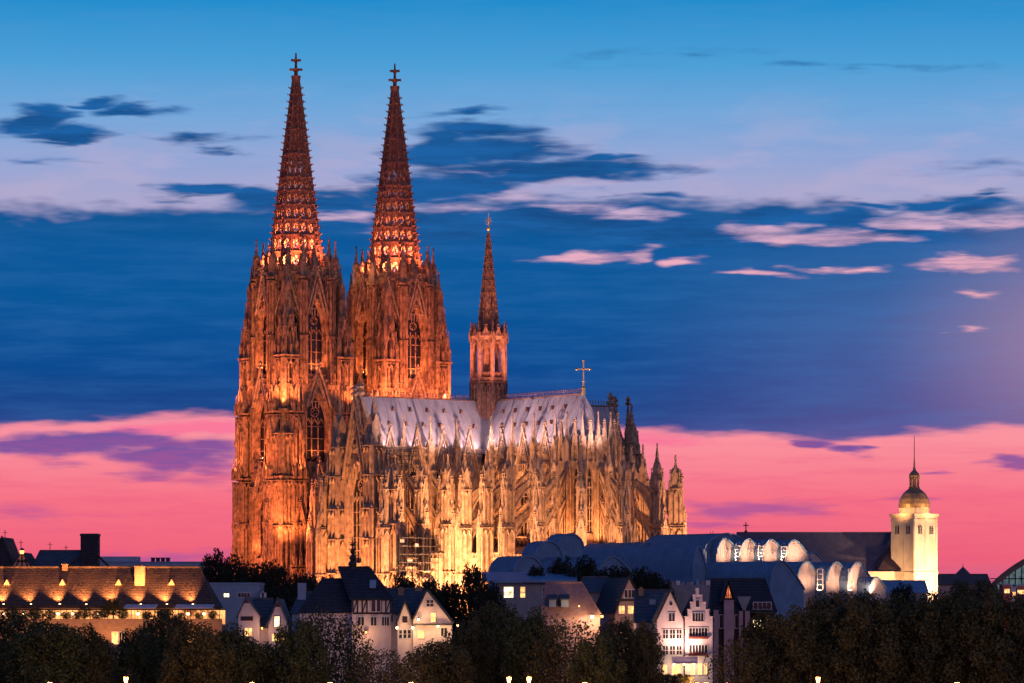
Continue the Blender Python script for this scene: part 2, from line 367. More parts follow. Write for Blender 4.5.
def balustrade(mb, x0, x1, z, h=1.2, y=0.0, m=0, st=.7):
    mb.box(x0, y-.12, z+h-.2, x1, y+.12, z+h, m); mb.box(x0, y-.12, z, x1, y+.12, z+.15, m)
    n = max(1, int((x1-x0)/st)); L = (x1-x0)/n
    for i in range(n+1): mb.box(x0+i*L-.08, y-.1, z+.15, x0+i*L+.08, y+.1, z+h-.2, m)
    for i in range(n):
        mb.bar((x0+i*L, y, z+.2), (x0+(i+.5)*L, y, z+h-.25), .1, m=m)
        if i % 2 == 0: mb.crocket(x0+(i+.5)*L, y, z+h+.15, .18, m)

# ------------------------------------------------------------------ the cathedral
TH = 0.94
CATH = empty('cathedral', (-6, 900, 0), -TH, 'huge floodlit gothic cathedral with twin openwork spires, towering over the old town roofs', 'cathedral')
def make_tower():
    HB = 10.6
    mb = MB(); wins = []; gabs = []; pins = []; butts = []
    # core and walls
    mb.box(-HB+2.3, -HB+2.3, -4, HB-2.3, HB-2.3, 68)
    for k in range(4):
        F = face(90*k, HB)
        def lower(b):
            arch_wall(b, -HB, HB, 20, 44, 3.7, 22, 34, 40.5, dep=1.3, shrink=.8)
            b.quad((-HB, 0, -4), (HB, 0, -4), (HB, 0, 20), (-HB, 0, 20))
            panels(b, -5, 5, 4, 19, 6); b.box(-5.3, -.5, 19.4, 5.3, 0, 20.2); b.box(-5.3, -.5, 43.6, 5.3, 0, 44.4)
            arch_wall(b, -HB, HB, 44.4, 66.8, 4.0, 47.5, 58, 65.8, steps=3, shrink=.9, dep=1.4)
            b.quad((-HB, 0, 44), (HB, 0, 44), (HB, 0, 44.4), (-HB, 0, 44.4))
            panels(b, -5.0, -3.95, 45, 62, 1); panels(b, 3.95, 5.0, 45, 62, 1)
            panels(b, -5.0, -3.95, 21, 41, 1); panels(b, 3.95, 5.0, 21, 41, 1)
            balustrade(b, -5, 5, 44.4, 1.3, -.35); balustrade(b, -9, 9, 68, 1.4, -.2)
            b.box(-HB, -.4, 66.9, HB, .4, 68)
        with_M(mb, F, lower)
        w = MB(); w.M = F; tracery(w, 2.9, 22, 34, 39.4, 1.3); wins.append(w)
        w = MB(); w.M = F; tracery(w, 3.1, 47.5, 58, 64.6, 1.4, 3, w=.28); wins.append(w)
        g = MB(); g.M = F; wimperg(g, 3.9, 38, 47.5, -.6); gabs.append(g)
        g = MB(); g.M = F; wimperg(g, 4.0, 62, 72.5, -.6); gabs.append(g)
        # buttress pairs
        for sx in (-1, 1):
            b = MB(); b.M = F @ Matrix.Translation((sx*7.7, 0, 0)); W = 2.4
            for z0, z1, d in ((-4, 20, 3.6), (20, 43.2, 3.2), (43.2, 60.6, 2.4)):
                b.box(-W+1.1, -d+1.2, z0, W-1.1, .05, z1)
                for hx, zz in ((W, z1),): cornice(b, hx, d/2, zz-.35, 0, -d/2)
                nt = 2 if z1-z0 > 20 else 1
                for t in range(nt):
                    za = z0+.5+(z1-z0-1)*t/nt; zb = z0+.5+(z1-z0-1)*(t+1)/nt-.3
                    panels(b, -W+.2, W-.2, za, zb, 4, -d+.9, pr=.9, w=.46)
                    for s2 in (-1, 1):
                        old = b.M; b.M = old @ Matrix.Translation((s2*(W-.8), -d/2, 0)) @ Matrix.Rotation(s2*math.pi/2, 4, 'Z')
                        panels(b, -d/2+.15, d/2-.15, za, zb, 2, 0, pr=.8, w=.42); b.M = old
                for q in (-1, 0, 1): pinnacle(b, q*W*.72, -d+.3-.3, z1-.2, 6.5 if q == 0 else 5.2, .75)
                W -= .18
            # gablet before the set-off
            old = b.M; b.M = old @ Matrix.Translation((0, -3.4, 0)); wimperg(b, 1.9, 30, 36.5, 0, .3, fill=False); wimperg(b, 1.9, 8, 14, 0, .3, fill=False); b.M = old
            old = b.M; b.M = old @ Matrix.Translation((0, -2.6, 0)); wimperg(b, 1.9, 52, 59, 0, .3, fill=False); b.M = old
            butts.append(b)
            p = MB(); p.M = F @ Matrix.Translation((sx*7.9, 0, 0)); pinnacle(p, 0, -1.2, 60.8, 12.5, 1.7); pins.append(p)
    # stair block in the camera-side corner, with its own ledge
    mb.box(7.2, -13.2, -4, 13.2, -7.2, 43)
    cornice(mb, 3, 3, 42.8, 10.2, -10.2, o=.45, t=.7)
    for F2 in (Matrix.Translation((10.2, -13.2, 0)), Matrix.Translation((13.2, -10.2, 0)) @ Matrix.Rotation(math.pi/2, 4, 'Z')):
        with_M(mb, F2, lambda b: (panels(b, -2.8, 2.8, 31, 42.4, 6, w=.3, pr=.6), panels(b, -2.8, 2.8, 16, 30.5, 5, pr=.6), panels(b, -2.8, 2.8, 4, 15.5, 5, pr=.6),
                                  b.box(-2.9, -.3, 30.4, 2.9, 0, 31), [b.crocket(-2.4+.8*i, -.35, 30.4-(i % 2)*.6, .35) for i in range(7)]))
    mb.box(8.0, -12.4, 43, 12.4, -8.0, 55)
    for F2 in (Matrix.Translation((10.2, -12.4, 0)), Matrix.Translation((12.4, -10.2, 0)) @ Matrix.Rotation(math.pi/2, 4, 'Z')):
        with_M(mb, F2, lambda b: (panels(b, -2.0, 2.0, 44, 54.8, 4), wimperg(b, 1.0, 49.5, 53, -.3, .2, fill=False), [pinnacle(b, q, -.1, 52.5, 5, .7) for q in (-1.9, 1.9)]))
    # the octagon
    AP = 10.0; FW = AP*math.tan(math.pi/8)
    mb.cone(0, 0, 66, (AP-2.6)/math.cos(math.pi/8), 98, (AP-2.6)/math.cos(math.pi/8), 8, math.pi/8)
    for k in range(8):
        F = face(45*k, AP)
        def oc(b):
            arch_wall(b, -FW, FW, 66, 97.5, 3.3, 70.5, 82, 90.8, steps=3, shrink=.8, dep=1.3)
            b.box(-FW, -.45, 97.2, FW, .3, 98); balustrade(b, -FW, FW, 98, 1.4, -.25)
            b.box(-FW, -.3, 68.8, FW, 0, 69.6); balustrade(b, -FW, FW, 69.6, 1.1, -.3)
            panels(b, -FW+.1, -3.2, 70, 88, 1); panels(b, 3.2, FW-.1, 70, 88, 1); panels(b, -FW+.1, -2.4, 88.4, 97, 2, w=.14); panels(b, 2.4, FW-.1, 88.4, 97, 2, w=.14)
        with_M(mb, F, oc)
        w = MB(); w.M = F; tracery(w, 2.5, 70.5, 82, 89.3, 1.3, 3, w=.26); wins.append(w)
        g = MB(); g.M = F; wimperg(g, 3.4, 86.5, 98.2, -.6); gabs.append(g)
        # octagon corner shafts
        V = Matrix.Rotation(R(45*k+22.5), 4, 'Z') @ Matrix.Translation((0, -AP/math.cos(math.pi/8)-.2, 0))
        def cs(b):
            b.cbox(0, 0, 66, .6, .6, 96.5); cornice(b, .95, .95, 96, o=.25)
            for q in range(4): with_M(b, Matrix.Rotation(q*math.pi/2, 4, 'Z') @ Matrix.Translation((0, -.6, 0)), panels, -.8, .8, 68, 81, 2, w=.28, pr=.5)
            for q in range(4): with_M(b, Matrix.Rotation(q*math.pi/2, 4, 'Z') @ Matrix.Translation((0, -.6, 0)), panels, -.8, .8, 81.5, 95.5, 2, w=.28, pr=.5)
            for dx_ in (-1, 1): pinnacle(b, dx_*1.2, .1, 90, 8.5, .7)
        with_M(mb, V, cs)
        p = MB(); p.M = V; pinnacle(p, 0, .3, 96.5, 11.0, 1.5); pins.append(p)
        # inner ring of slender pinnacles at the spire foot
        with_M(mb, Matrix.Rotation(R(45*k), 4, 'Z') @ Matrix.Translation((0, -AP+1.2, 0)), lambda b: (b.cbox(0, 0, 98, .8, .8, 102), pinnacle(b, 0, 0, 100, 6.0, .9)))
    mb.cone(0, 0, 97.8, 8.6, 99.4, 7.6, 8, math.pi/8)
    # four corner turrets standing on the square
    for k in range(4):
        c = Matrix.Rotation(R(90*k), 4, 'Z') @ Matrix.Translation((8.6, -8.6, 0))
        def tu(b):
            b.cbox(0, 0, 60, 2.3, 2.3, 62); b.cbox(0, 0, 62, 1.1, 1.1, 75.5); cornice(b, 2.5, 2.5, 75.2, o=.3)
            b.cbox(0, 0, 75.5, .9, .9, 83.5); b.cbox(0, 0, 83.5, 1.0, 1.0, 91); cornice(b, 2.7, 2.7, 60.6, o=.4, t=.7)
            for q in range(4):
                old = b.M; b.M = old @ Matrix.Rotation(q*math.pi/2, 4, 'Z')
                with_M(b, Matrix.Translation((0, -1.4, 0)), panels, -2.2, 2.2, 62, 74.8, 4, w=.5, pr=.9)
                with_M(b, Matrix.Translation((0, -.9, 0)), panels, -1.6, 1.6, 76, 83.2, 3, w=.42, pr=.8)
                with_M(b, Matrix.Translation((0, -1.6, 0)), wimperg, 1.1, 80.5, 85.5, -.3, .25, fill=False)
                for (x, y, z, h, w_) in ((1.9, -1.9, 74.5, 10.0, .9), (0, -2.1, 75, 7.0, .7), (1.15, -1.15, 82, 9, .75)): pinnacle(b, x, y, z, h, w_)
                b.M = old
        with_M(mb, c, tu)
        p = MB(); p.M = c; pinnacle(p, 0, 0, 89, 11.5, 1.7); pins.append(p)
    TW = mb.build('tower', STONE, CATH)
    for i, w in enumerate(wins): w.build('window', [STONE, GLASSD], TW)
    for g in gabs: g.build('gable', STONE2, TW)
    for b in butts: b.build('buttress', STONE, TW)
    for p in pins: p.build('pinnacle', STONE, TW)
    # openwork spire
    s = MB(); z0, z1, r0, r1 = 99.0, 150.5, 7.3, .62
    rad = lambda z: r0+(r1-r0)*(z-z0)/(z1-z0)
    lev = [99, 103.6, 108, 112.2, 116.2, 120, 123.6, 130, 136.5, 143, 150.5]
    for k in range(8):
        a = R(45*k+22.5); a2 = R(45*k+67.5); P = lambda z, t=a, o=0: Vector(((rad(z)+o)*math.cos(t), (rad(z)+o)*math.sin(t), z))
        s.bar(P(z0), P(z1), .62, .62)
        z = z0+.8
        while z < z1-1:
            q = P(z, a, .55); s.crocket(q.x, q.y, q.z, .48-.2*(z-z0)/(z1-z0)); q = P(z, a, 1.0); s.crocket(q.x, q.y, q.z+.15, .25); z += 1.85
        for i, (za, zb) in enumerate(zip(lev, lev[1:])):
            A, B, C, D = P(za), P(za, a2), P(zb, a2), P(zb)
            s.bar(A, B, .5, .6); s.bar((A+B)/2, (C+D)/2, .28, .3)
            ctr = (A+B+C+D)/4; inn = .93
            for (p, q, r, t_) in ((A, B, C, D),) if False else ():
                pass
            nh = 2 if i < 7 else 1
            rows = 1
            for h in range(2):
                e0, e1 = (A, (A+B)/2) if h == 0 else ((A+B)/2, B)
                f0, f1 = (D, (D+C)/2) if h == 0 else ((D+C)/2, C)
                cc = (e0+e1+f0+f1)/4
                ax = (e1-e0+f1-f0)/4*.62; ay = (f0-e0+f1-e1)/4*(.62 if i < 7 else .8)
                n = 8; ring = [cc+ax*math.cos(2*math.pi*j/n+math.pi/8)+ay*math.sin(2*math.pi*j/n+math.pi/8) for j in range(n)]
                cor = [f1, f0, e0, e1]; mids = {}
                # plate with an octagonal opening
                outer = []
                for j in range(n):
                    t = 2*math.pi*j/n+math.pi/8; cx_, sy_ = math.cos(t), math.sin(t); k_ = 1/max(abs(cx_), abs(sy_)); uu, vv = cx_*k_, sy_*k_
                    lo_ = e0+(e1-e0)*(uu+1)/2; hi_ = f0+(f1-f0)*(uu+1)/2; outer.append(lo_+(hi_-lo_)*(vv+1)/2)
                for j in range(n): s.quad(outer[j], outer[(j+1) % n], ring[(j+1) % n], ring[j])
                for j, cr in ((0, f1), (2, f0), (4, e0), (6, e1)): s.add([outer[j], cr, outer[(j+1) % n]], [(0, 1, 2)])
                if i < 7:
                    for j in range(4): s.bar(ring[2*j], cc, .16, .2)
                else: s.bar(cc-ay, cc+ay, .15, .2)
    s.cone(0, 0, 149.5, 1.1, 151.2, 1.35, 8); s.cone(0, 0, 151.2, .55, 153, .45, 8)
    spire = s.build('spire', SPIRE, TW)
    f = MB()
    f.cone(0, 0, 150.6, .5, 157.4, .2, 8)
    for z, r in ((152.9, 1.5), (155.4, 1.1)):
        f.cone(0, 0, z-.7, r*.3, z, r*.8, 8); f.cone(0, 0, z, r*.8, z+.35, r*.3, 8)
        for k in range(4):
            a = math.pi/2*k+TH; f.bar((0, 0, z), (r*math.cos(a), r*math.sin(a), z), .55, .55); f.crocket(r*math.cos(a), r*math.sin(a), z, .45)
    f.build('finial', SPIRE, TW)
    return TW
tw = make_tower(); tw.location = (-66, -16, 0)
tw2 = copy_tree(tw, CATH); tw2.location = (-66, 16, 0)

EC = 40.0        # centre of the apse, east of the crossing
def clerestory_bay(F, W, zb=22, pin=True, par=None, lights=4, gz=53.5):
    """one bay of high wall: window, gable over the eaves, parapet; frame F, outward -y"""
    mb = MB(); mb.M = F; a = max(1.0, W/2-1.2)
    arch_wall(mb, -W/2, W/2, zb, 47, a, zb+5, 38.5, 44.5, steps=2, shrink=.5, dep=1.0)
    panels(mb, -W/2+.1, -a-.1, zb+3, 45.5, 1); panels(mb, a+.1, W/2-.1, zb+3, 45.5, 1)
    mb.box(-W/2, -.35, 46.6, W/2, .2, 47.3); balustrade(mb, -W/2, W/2, 47.3, 1.5, -.2)
    if W > 5: panels(mb, -W/2+.3, W/2-.3, zb, zb+4.5, 6)
    o = mb.build('wall', STONE2, par)
    w = MB(); w.M = F; tracery(w, a-.5, zb+5, 38.5, 43.8, .9, lights); w.build('window', [STONE2, GLASSD], par)
    g = MB(); g.M = F; wimperg(g, a+.1, 43, gz, -.45); g.build('gable', STONE2, par)
    return o
def high_pinnacle(F, par, z=38, top=57.5):
    p = MB(); p.M = F; p.cbox(0, -.3, 22, .75, .9, z+5.5)
    panels(p, -.6, .6, 24, z+5, 2, -1.2, w=.14); pinnacle(p, 0, -.3, z+5.5, top-z-5.5, 1.35)
    for sx in (-1, 1): pinnacle(p, sx*.75, -.6, z+4, 6.5, .55)
    p.build('pinnacle', STONE2, par)
def pier(F, par, w=2.2, d=4.6, top=50, step=30, z0=-2):
    """free-standing buttress pier in three stages, crowned with a cluster of pinnacles; centred on the frame origin, long axis y"""
    p = MB(); p.M = F; h = d/2
    st = ((z0, step, w, h, 0), (step, 38.5, w*.86, h*.76, .4))
    for (za, zb, ww, hh, oy) in st:
        hx = ww/2
        p.cbox(0, oy, za, hx-.3, hh-.35, zb); cornice(p, hx-.1, hh-.1, zb-.3, 0, oy, o=.12, t=.35)
        for q, (ex, dist, n) in enumerate(((hx, hh-.35, 2), (hh, hx-.3, 3), (hx, hh-.35, 2), (hh, hx-.3, 3))):
            old = p.M; p.M = old @ Matrix.Translation((0, oy, 0)) @ Matrix.Rotation(q*math.pi/2, 4, 'Z') @ Matrix.Translation((0, -dist, 0))
            mid_ = za+.62*(zb-za) if zb-za > 15 else None
            if mid_: panels(p, -ex+.1, ex-.1, za+.4, mid_, n, w=.3, pr=.5); panels(p, -ex+.1, ex-.1, mid_+.3, zb-.5, n, w=.3, pr=.5, gab=False)
            else: panels(p, -ex+.1, ex-.1, za+.4, zb-.5, n, w=.3, pr=.5)
            if q == 0: wimperg(p, ex*.9, zb-3.0, zb+2.2, -.45, .25, fill=False)
            p.M = old
    hx = w/2
    pinnacle(p, 0, -h*.72, step-.2, 8.5+random.uniform(-.8, 1.2), 1.05)
    for sx in (-1, 1):
        for sy in (-1, 1): pinnacle(p, sx*w*.36, .4+sy*h*.6, 37.0, 5.6, .55)
    pinnacle(p, 0, .4, 38.2, top-38.2+random.uniform(-.7, .9), 1.45)
    p.build('pier', STONE2, par)
def flyer(F, par, y0, y1, z_in, z_out, name='flying_buttress'):
    """raking strut from (y0 outer, z_out) to (y1 inner, z_in), arched below, openwork between"""
    b = MB(); b.M = F; n = 8
    def top(t): return (0, y0+(y1-y0)*t, z_out+(z_in-z_out)*t)
    def low(t): q = top(t); return (0, q[1], q[2]-1.9-3.6*(t-0.0)**0*(1-math.sin(math.pi/2*min(1, t+.18)))*1.2)
    for i in range(n):
        t, t2 = i/n, (i+1)/n
        b.bar(top(t), top(t2), .8, .55); b.bar(low(t), low(t2), .7, .5); b.bar(top(t), low(t), .22, .4); b.bar(low(t), top(t2), .16, .3)
        b.crocket(0, top(t)[1], top(t)[2]+.55, .34)
    b.build(name, STONE2, par)

choir = MB()
# inner shell of choir and transept (keeps the windows dark)
choir.box(-38.6, -6.4, -2, 7, 6.4, 47); choir.box(-53, -6.4, -2, EC, 6.4, 47)
choir.M = I4
choir_o = choir.build('choir', STONE, CATH)
# choir bays
NB = 3; BW = (EC-13)/NB
for side, ang in ((-1, 0), (1, 180)):
    for i in range(NB):
        e = 13+BW*(i+.5)
        clerestory_bay(Matrix.Translation((e, 0, 0)) @ face(ang, 8), BW, par=choir_o)
    for i in range(NB+1):
        e = 13+BW*i; F = Matrix.Translation((e, 0, 0)) @ Matrix.Rotation(R(ang), 4, 'Z')
        high_pinnacle(F @ Matrix.Translation((0, -8.2, 0)), choir_o)
        if i > 0:
            pier(F @ Matrix.Translation((0, -15.6, 0)), choir_o, 1.2, 1.8, 50 if i % 2 else 49, 31)
            pier(F @ Matrix.Translation((0, -23.4, 0)), choir_o, 2.0, 3.2, 47.5, 29)
            flyer(F, choir_o, -14.8, -8.4, 43.5, 38.5); flyer(F, choir_o, -14.8, -8.4, 36.5, 31.5)
            flyer(F, choir_o, -21.8, -16.4, 40, 36.5); flyer(F, choir_o, -21.8, -16.4, 33, 29.5)
        else: pier(F @ Matrix.Translation((0, -23.4, 0)), choir_o, 2.0, 3.2, 47.5, 29)
# aisles
def aisle(F, W, z1=21.0, par=None, a=None):
    mb = MB(); mb.M = F; a = a or W/2-1.5
    arch_wall(mb, -W/2, W/2, -2, z1, a, 4, 12.5, 18, steps=2, shrink=.5, dep=1.0); balustrade(mb, -W/2, W/2, z1, 1.3, -.1)
    mb.quad((-W/2, .1, z1), (W/2, .1, z1), (W/2, 6, z1+2.2), (-W/2, 6, z1+2.2)); mb.quad((-W/2, 6, z1+2.2), (W/2, 6, z1+2.2), (W/2, 14.2, z1+3.2), (-W/2, 14.2, z1+3.2))
    mb.build('aisle_wall', STONE2, par)
    w = MB(); w.M = F; tracery(w, a-.5, 4, 12.5, 17.4, .9, 3); w.build('window', [STONE2, GLASSD], par)
for ang in (0, 180):
    for i in range(NB): aisle(Matrix.Translation((13+BW*(i+.5), 0, 0)) @ face(ang, 21.8), BW, par=choir_o)
# apse: seven sides
DA = math.pi/7
for k in range(7):
    a = DA*(k+.5)
    F0 = Matrix.Translation((EC, 0, 0)) @ Matrix.Rotation(a, 4, 'Z')
    Wi = 2*8*math.tan(DA/2)
    clerestory_bay(F0 @ Matrix.Translation((0, -8, 0)), Wi, par=choir_o, lights=2, gz=54)
    aisle(F0 @ Matrix.Translation((0, -21, 0)), 2*21*math.tan(DA/2), 20.5, choir_o, 3.0)
for k in range(8):
    F0 = Matrix.Translation((EC, 0, 0)) @ Matrix.Rotation(DA*k, 4, 'Z')
    if 0 < k < 7: high_pinnacle(F0 @ Matrix.Translation((0, -8.4, 0)), choir_o)
    if k > 0:
        pier(F0 @ Matrix.Translation((0, -15.4, 0)), choir_o, 1.2, 1.8, 49, 31)
        pier(F0 @ Matrix.Translation((0, -23.6, 0)), choir_o, 2.1, 3.8, (48, 49, 49.5, 48, 48.5, 45.5, 46.5, 46)[k], 29)
        flyer(F0, choir_o, -14.6, -8.6, 43.5, 38.5); flyer(F0, choir_o, -14.6, -8.6, 36.5, 31.5)
        flyer(F0, choir_o, -21.8, -16.2, 40, 36.5); flyer(F0, choir_o, -21.8, -16.2, 33, 29.5)
# transept: four bays to each side, seen along its east flank
TL = 40.0
tb = MB(); tb.box(-6.3, -TL+1.5, -2, 6.3, TL-1.5, 47); trans = tb.build('transept', STONE, CATH)
for sgn in (-1, 1):
    for i in range(4):
        n = sgn*(8+8*(i+.5))
        clerestory_bay(Matrix.Translation((0, n, 0)) @ face(90, 8), 8.0, par=trans)
        clerestory_bay(Matrix.Translation((0, n, 0)) @ face(-90, 8), 8.0, par=trans)
        if i >= 2:
            aisle(Matrix.Translation((0, n, 0)) @ face(90, 15.5), 8.0, par=trans)
    for i in range(4):
        n = sgn*(8+8*(i+1)) if i < 3 else sgn*39
        for ang in (90, -90):
            if ang == -90 and sgn > 0: continue
            F = Matrix.Translation((0, n, 0)) @ Matrix.Rotation(R(ang), 4, 'Z')
            if i < 3: high_pinnacle(F @ Matrix.Translation((0, -8.2, 0)), trans)
            if i > 0 and i < 3:
                pier(F @ Matrix.Translation((0, -16.6, 0)), trans, 2.1, 3.6, 47, 30)
                flyer(F, trans, -15.2, -8.4, 43, 37.5); flyer(F, trans, -15.2, -8.4, 35, 29.5)
            if i == 3: pier(F @ Matrix.Translation((0, -15.4, 0)), trans, 2.8, 4.4, 46, 30)
            if i == 0 and ang == 90: pier(F @ Matrix.Translation((0, -15.6, 0)), trans, 1.8, 3.0, 48, 31); flyer(F, trans, -14.8, -8.4, 43, 37.5)
# transept fronts
for ang in (0, 180):
    F = face(ang, TL)
    b = MB(); b.M = F
    arch_wall(b, -7.2, 7.2, 17, 48, 4.7, 20, 36, 45.4, steps=3, shrink=1.0, dep=1.2)
    b.quad((-7.2, 0, -2), (7.2, 0, -2), (7.2, 0, 17), (-7.2, 0, 17)); panels(b, -6.8, 6.8, 8, 16.5, 9); b.box(-7.4, -.5, 16.4, 7.4, 0, 17.3)
    panels(b, -7.0, -4.9, 18, 46, 2); panels(b, 4.9, 7.0, 18, 46, 2)
    b.add([(-8.2, .3, 47.4), (8.2, .3, 47.4), (0, .3, 62.2), (-8.2, 1.3, 47.4), (8.2, 1.3, 47.4), (0, 1.3, 62.2)], [(0, 1, 2), (5, 4, 3), (0, 2, 5, 3), (1, 4, 5, 2)])
    for i in range(-4, 5): b.box(i*1.5-.12, -.05, 48.5, i*1.5+.12, .35, 60.3-abs(i)*2.7)
    b.box(-7.4, -.5, 47.4, 7.4, .3, 48.2); balustrade(b, -7, 7, 48.2, 1.3, -.3)
    for sx in (-1, 1):
        # end walls of the aisles, their windows' gables and the flat buttresses
        o2 = b.M; b.M = F @ Matrix.Translation((sx*11.0, 1.0, 0))
        arch_wall(b, -3.6, 3.6, -2, 30, 2.3, 10, 20, 25, steps=3, shrink=.8, dep=1.4); wimperg(b, 2.6, 24, 33, -.5); balustrade(b, -3.6, 3.6, 30, 1.4, -.2)
        panels(b, -3.5, -2.5, 8, 29, 1); panels(b, 2.5, 3.5, 8, 29, 1)
        b.M = o2
    b.build('front_wall', STONE2, trans)
    w = MB(); w.M = F; tracery(w, 3.7, 20, 36, 44, 1.2, 5, w=.28); w.build('window', [STONE2, GLASSD], trans)
    w = MB(); w.M = F @ Matrix.Translation((11, 1, 0)); tracery(w, 1.5, 10, 20, 24, 1.4, 2); w.build('window', [STONE2, GLASSD], trans)
    w = MB(); w.M = F @ Matrix.Translation((-11, 1, 0)); tracery(w, 1.5, 10, 20, 24, 1.4, 2); w.build('window', [STONE2, GLASSD], trans)
    g = MB(); g.M = F; wimperg(g, 5.2, 41, 61.5, -1.0, .6); g.build('gable', STONE2, trans)
    f = MB(); f.M = F; finial(f, 0, .6, 61.6, 3.2); f.build('finial', STONE2, trans)
    for sx in (-1, 1):
        p = MB(); p.M = F @ Matrix.Translation((sx*7.6, -.4, 0))
        for (za, zb, hh) in ((-2, 18, 1.9), (18, 34, 1.75), (34, 49.5, 1.5)):
            p.cbox(0, 0, za, hh, hh, zb); cornice(p, hh, hh, zb-.4, o=.25)
            for q in range(4): with_M(p, Matrix.Rotation(q*math.pi/2, 4, 'Z') @ Matrix.Translation((0, -hh, 0)), lambda b_: (panels(b_, -hh+.1, hh-.1, za+.4, (za+zb)/2, 3, w=.16), panels(b_, -hh+.1, hh-.1, (za+zb)/2+.3, zb-.5, 3, w=.16)))
        for dx_ in (-1.2, 1.2):
            for dy_ in (-1.2, 1.2): pinnacle(p, dx_, dy_, 48, 7, .7)
        pinnacle(p, 0, 0, 49.4, 12.5, 2.1)
        p.build('turret', STONE2, trans)
        pier(F @ Matrix.Translation((sx*13.6, -.5, 0)), trans, 2.6, 4.4, 47, 29)
# a taller stair turret beside the far front
p = MB(); p.M = Matrix.Translation((10.5, 37, 0)); p.cone(0, 0, -2, 1.9, 49, 1.5, 8, math.pi/8); p.cone(0, 0, 49, 1.8, 49.7, 1.8, 8, math.pi/8)
for k in range(8): pinnacle(p, 1.5*math.cos(k*math.pi/4), 1.5*math.sin(k*math.pi/4), 47, 4.5, .45)
p.cone(0, 0, 49.6, 1.25, 62, .12, 8, math.pi/8); finial(p, 0, 0, 61.2, 2.2)
for i in range(8):
    for k in range(8): p.crocket((1.25-1.15*i/9)*math.cos(k*math.pi/4), (1.25-1.15*i/9)*math.sin(k*math.pi/4), 51.5+i*1.2, .2)
p.build('stair_turret', STONE, trans)
# nave, mostly hidden: high wall, aisles, piers
nv = MB(); nv.box(-53, -21.5, -2, -15.5, 21.5, 20.9); nave = nv.build('nave', STONE, CATH)
for ang in (0, 180):
    for i in range(5):
        e = -12-8.2*(i+.5); clerestory_bay(Matrix.Translation((e, 0, 0)) @ face(ang, 8), 8.2, par=nave)
    for i in range(1, 5):
        e = -12-8.2*i; F = Matrix.Translation((e, 0, 0)) @ Matrix.Rotation(R(ang), 4, 'Z')
        high_pinnacle(F @ Matrix.Translation((0, -8.2, 0)), nave)
        pier(F @ Matrix.Translation((0, -23, 0)), nave, 2.4, 4.8, 46, 29); flyer(F, nave, -21.4, -8.4, 43, 35)
# roofs
def roof_mesh():
    r = MB(); z0, z1, w = 47.6, 61.5, 7.5
    def side(ax, s, lo, hi):
        n = max(2, int((hi-lo)/2.2))
        for i in range(n):
            p, q = lo+(hi-lo)*i/n, lo+(hi-lo)*(i+1)/n
            if ax == 'n': r.quad((s*w, p, z0), (s*w, q, z0), (0, q, z1), (0, p, z1)); r.bar((s*w, p, z0+.05), (0, p, z1+.05), .14, .12)
            else: r.quad((p, s*w, z0), (q, s*w, z0), (q, 0, z1), (p, 0, z1)); r.bar((p, s*w, z0+.05), (p, 0, z1+.05), .14, .12)
    return r, side
r, side = roof_mesh()
side('n', 1, -39.3, 39.3); side('n', -1, -39.3, 39.3); tr_roof = r.build('roof', LEAD, trans)
r, side = roof_mesh()
side('e', -1, 0, EC); side('e', 1, 0, EC)
pts = [(EC+7.6*math.sin(DA*k), -7.6*math.cos(DA*k), 47.6) for k in range(8)]
for p_, q_ in zip(pts, pts[1:]): r.add([p_, q_, (EC, 0, 61.5)], [(0, 1, 2)]); r.bar(p_, (EC, 0, 61.5), .2, .2)
ch_roof = r.build('roof', LEAD, choir_o)
r, side = roof_mesh(); side('e', -1, -58, 0); side('e', 1, -58, 0); nroof = r.build('roof', LEAD, nave)
def crest(name, pts, par):
    c = MB(); (x0, y0), (x1, y1) = pts; L = math.hypot(x1-x0, y1-y0); n = int(L/.9)
    c.bar((x0, y0, 61.55), (x1, y1, 61.55), .35, .35); c.bar((x0, y0, 62.3), (x1, y1, 62.3), .1, .1)
    for i in range(n+1):
        t = i/n; x, y = x0+(x1-x0)*t, y0+(y1-y0)*t; c.bar((x, y, 61.6), (x, y, 62.6), .12); c.crocket(x, y, 62.8, .26)
    c.build(name, SPIRE, par)
crest('roof_crest', ((0, -39), (0, 39)), trans); crest('roof_crest', ((4.5, 0), (EC, 0)), choir_o); crest('roof_crest', ((-57, 0), (-4.5, 0)), nave)
# little roof dormers
def dormers(par, lst):
    for M, in lst:
        d = MB(); d.M = M
        d.add([(-.45, -.55, 0), (.45, -.55, 0), (0, -.55, 1.1), (-.45, .7, 0), (.45, .7, 0), (0, .9, 1.1)], [(0, 1, 2), (0, 2, 5, 3), (1, 4, 5, 2)])
        d.build('dormer', SPIRE, par)
def on_roof(ang, along, t):     # t: 0 eave .. 1 ridge
    return Matrix.Rotation(R(ang), 4, 'Z') @ Matrix.Translation((along, -7.5*(1-t), 47.6+13.9*t))
dormers(trans, [(on_roof(90, n, t),) for t, o in ((.75, 0), (.48, 2.6)) for n in [-36+o+5.2*i for i in range(6)]])
dormers(choir_o, [(on_roof(0, e, t),) for t, o in ((.75, 0), (.48, 2.2)) for e in [9+o+5.2*i for i in range(6 if o == 0 else 5)]])
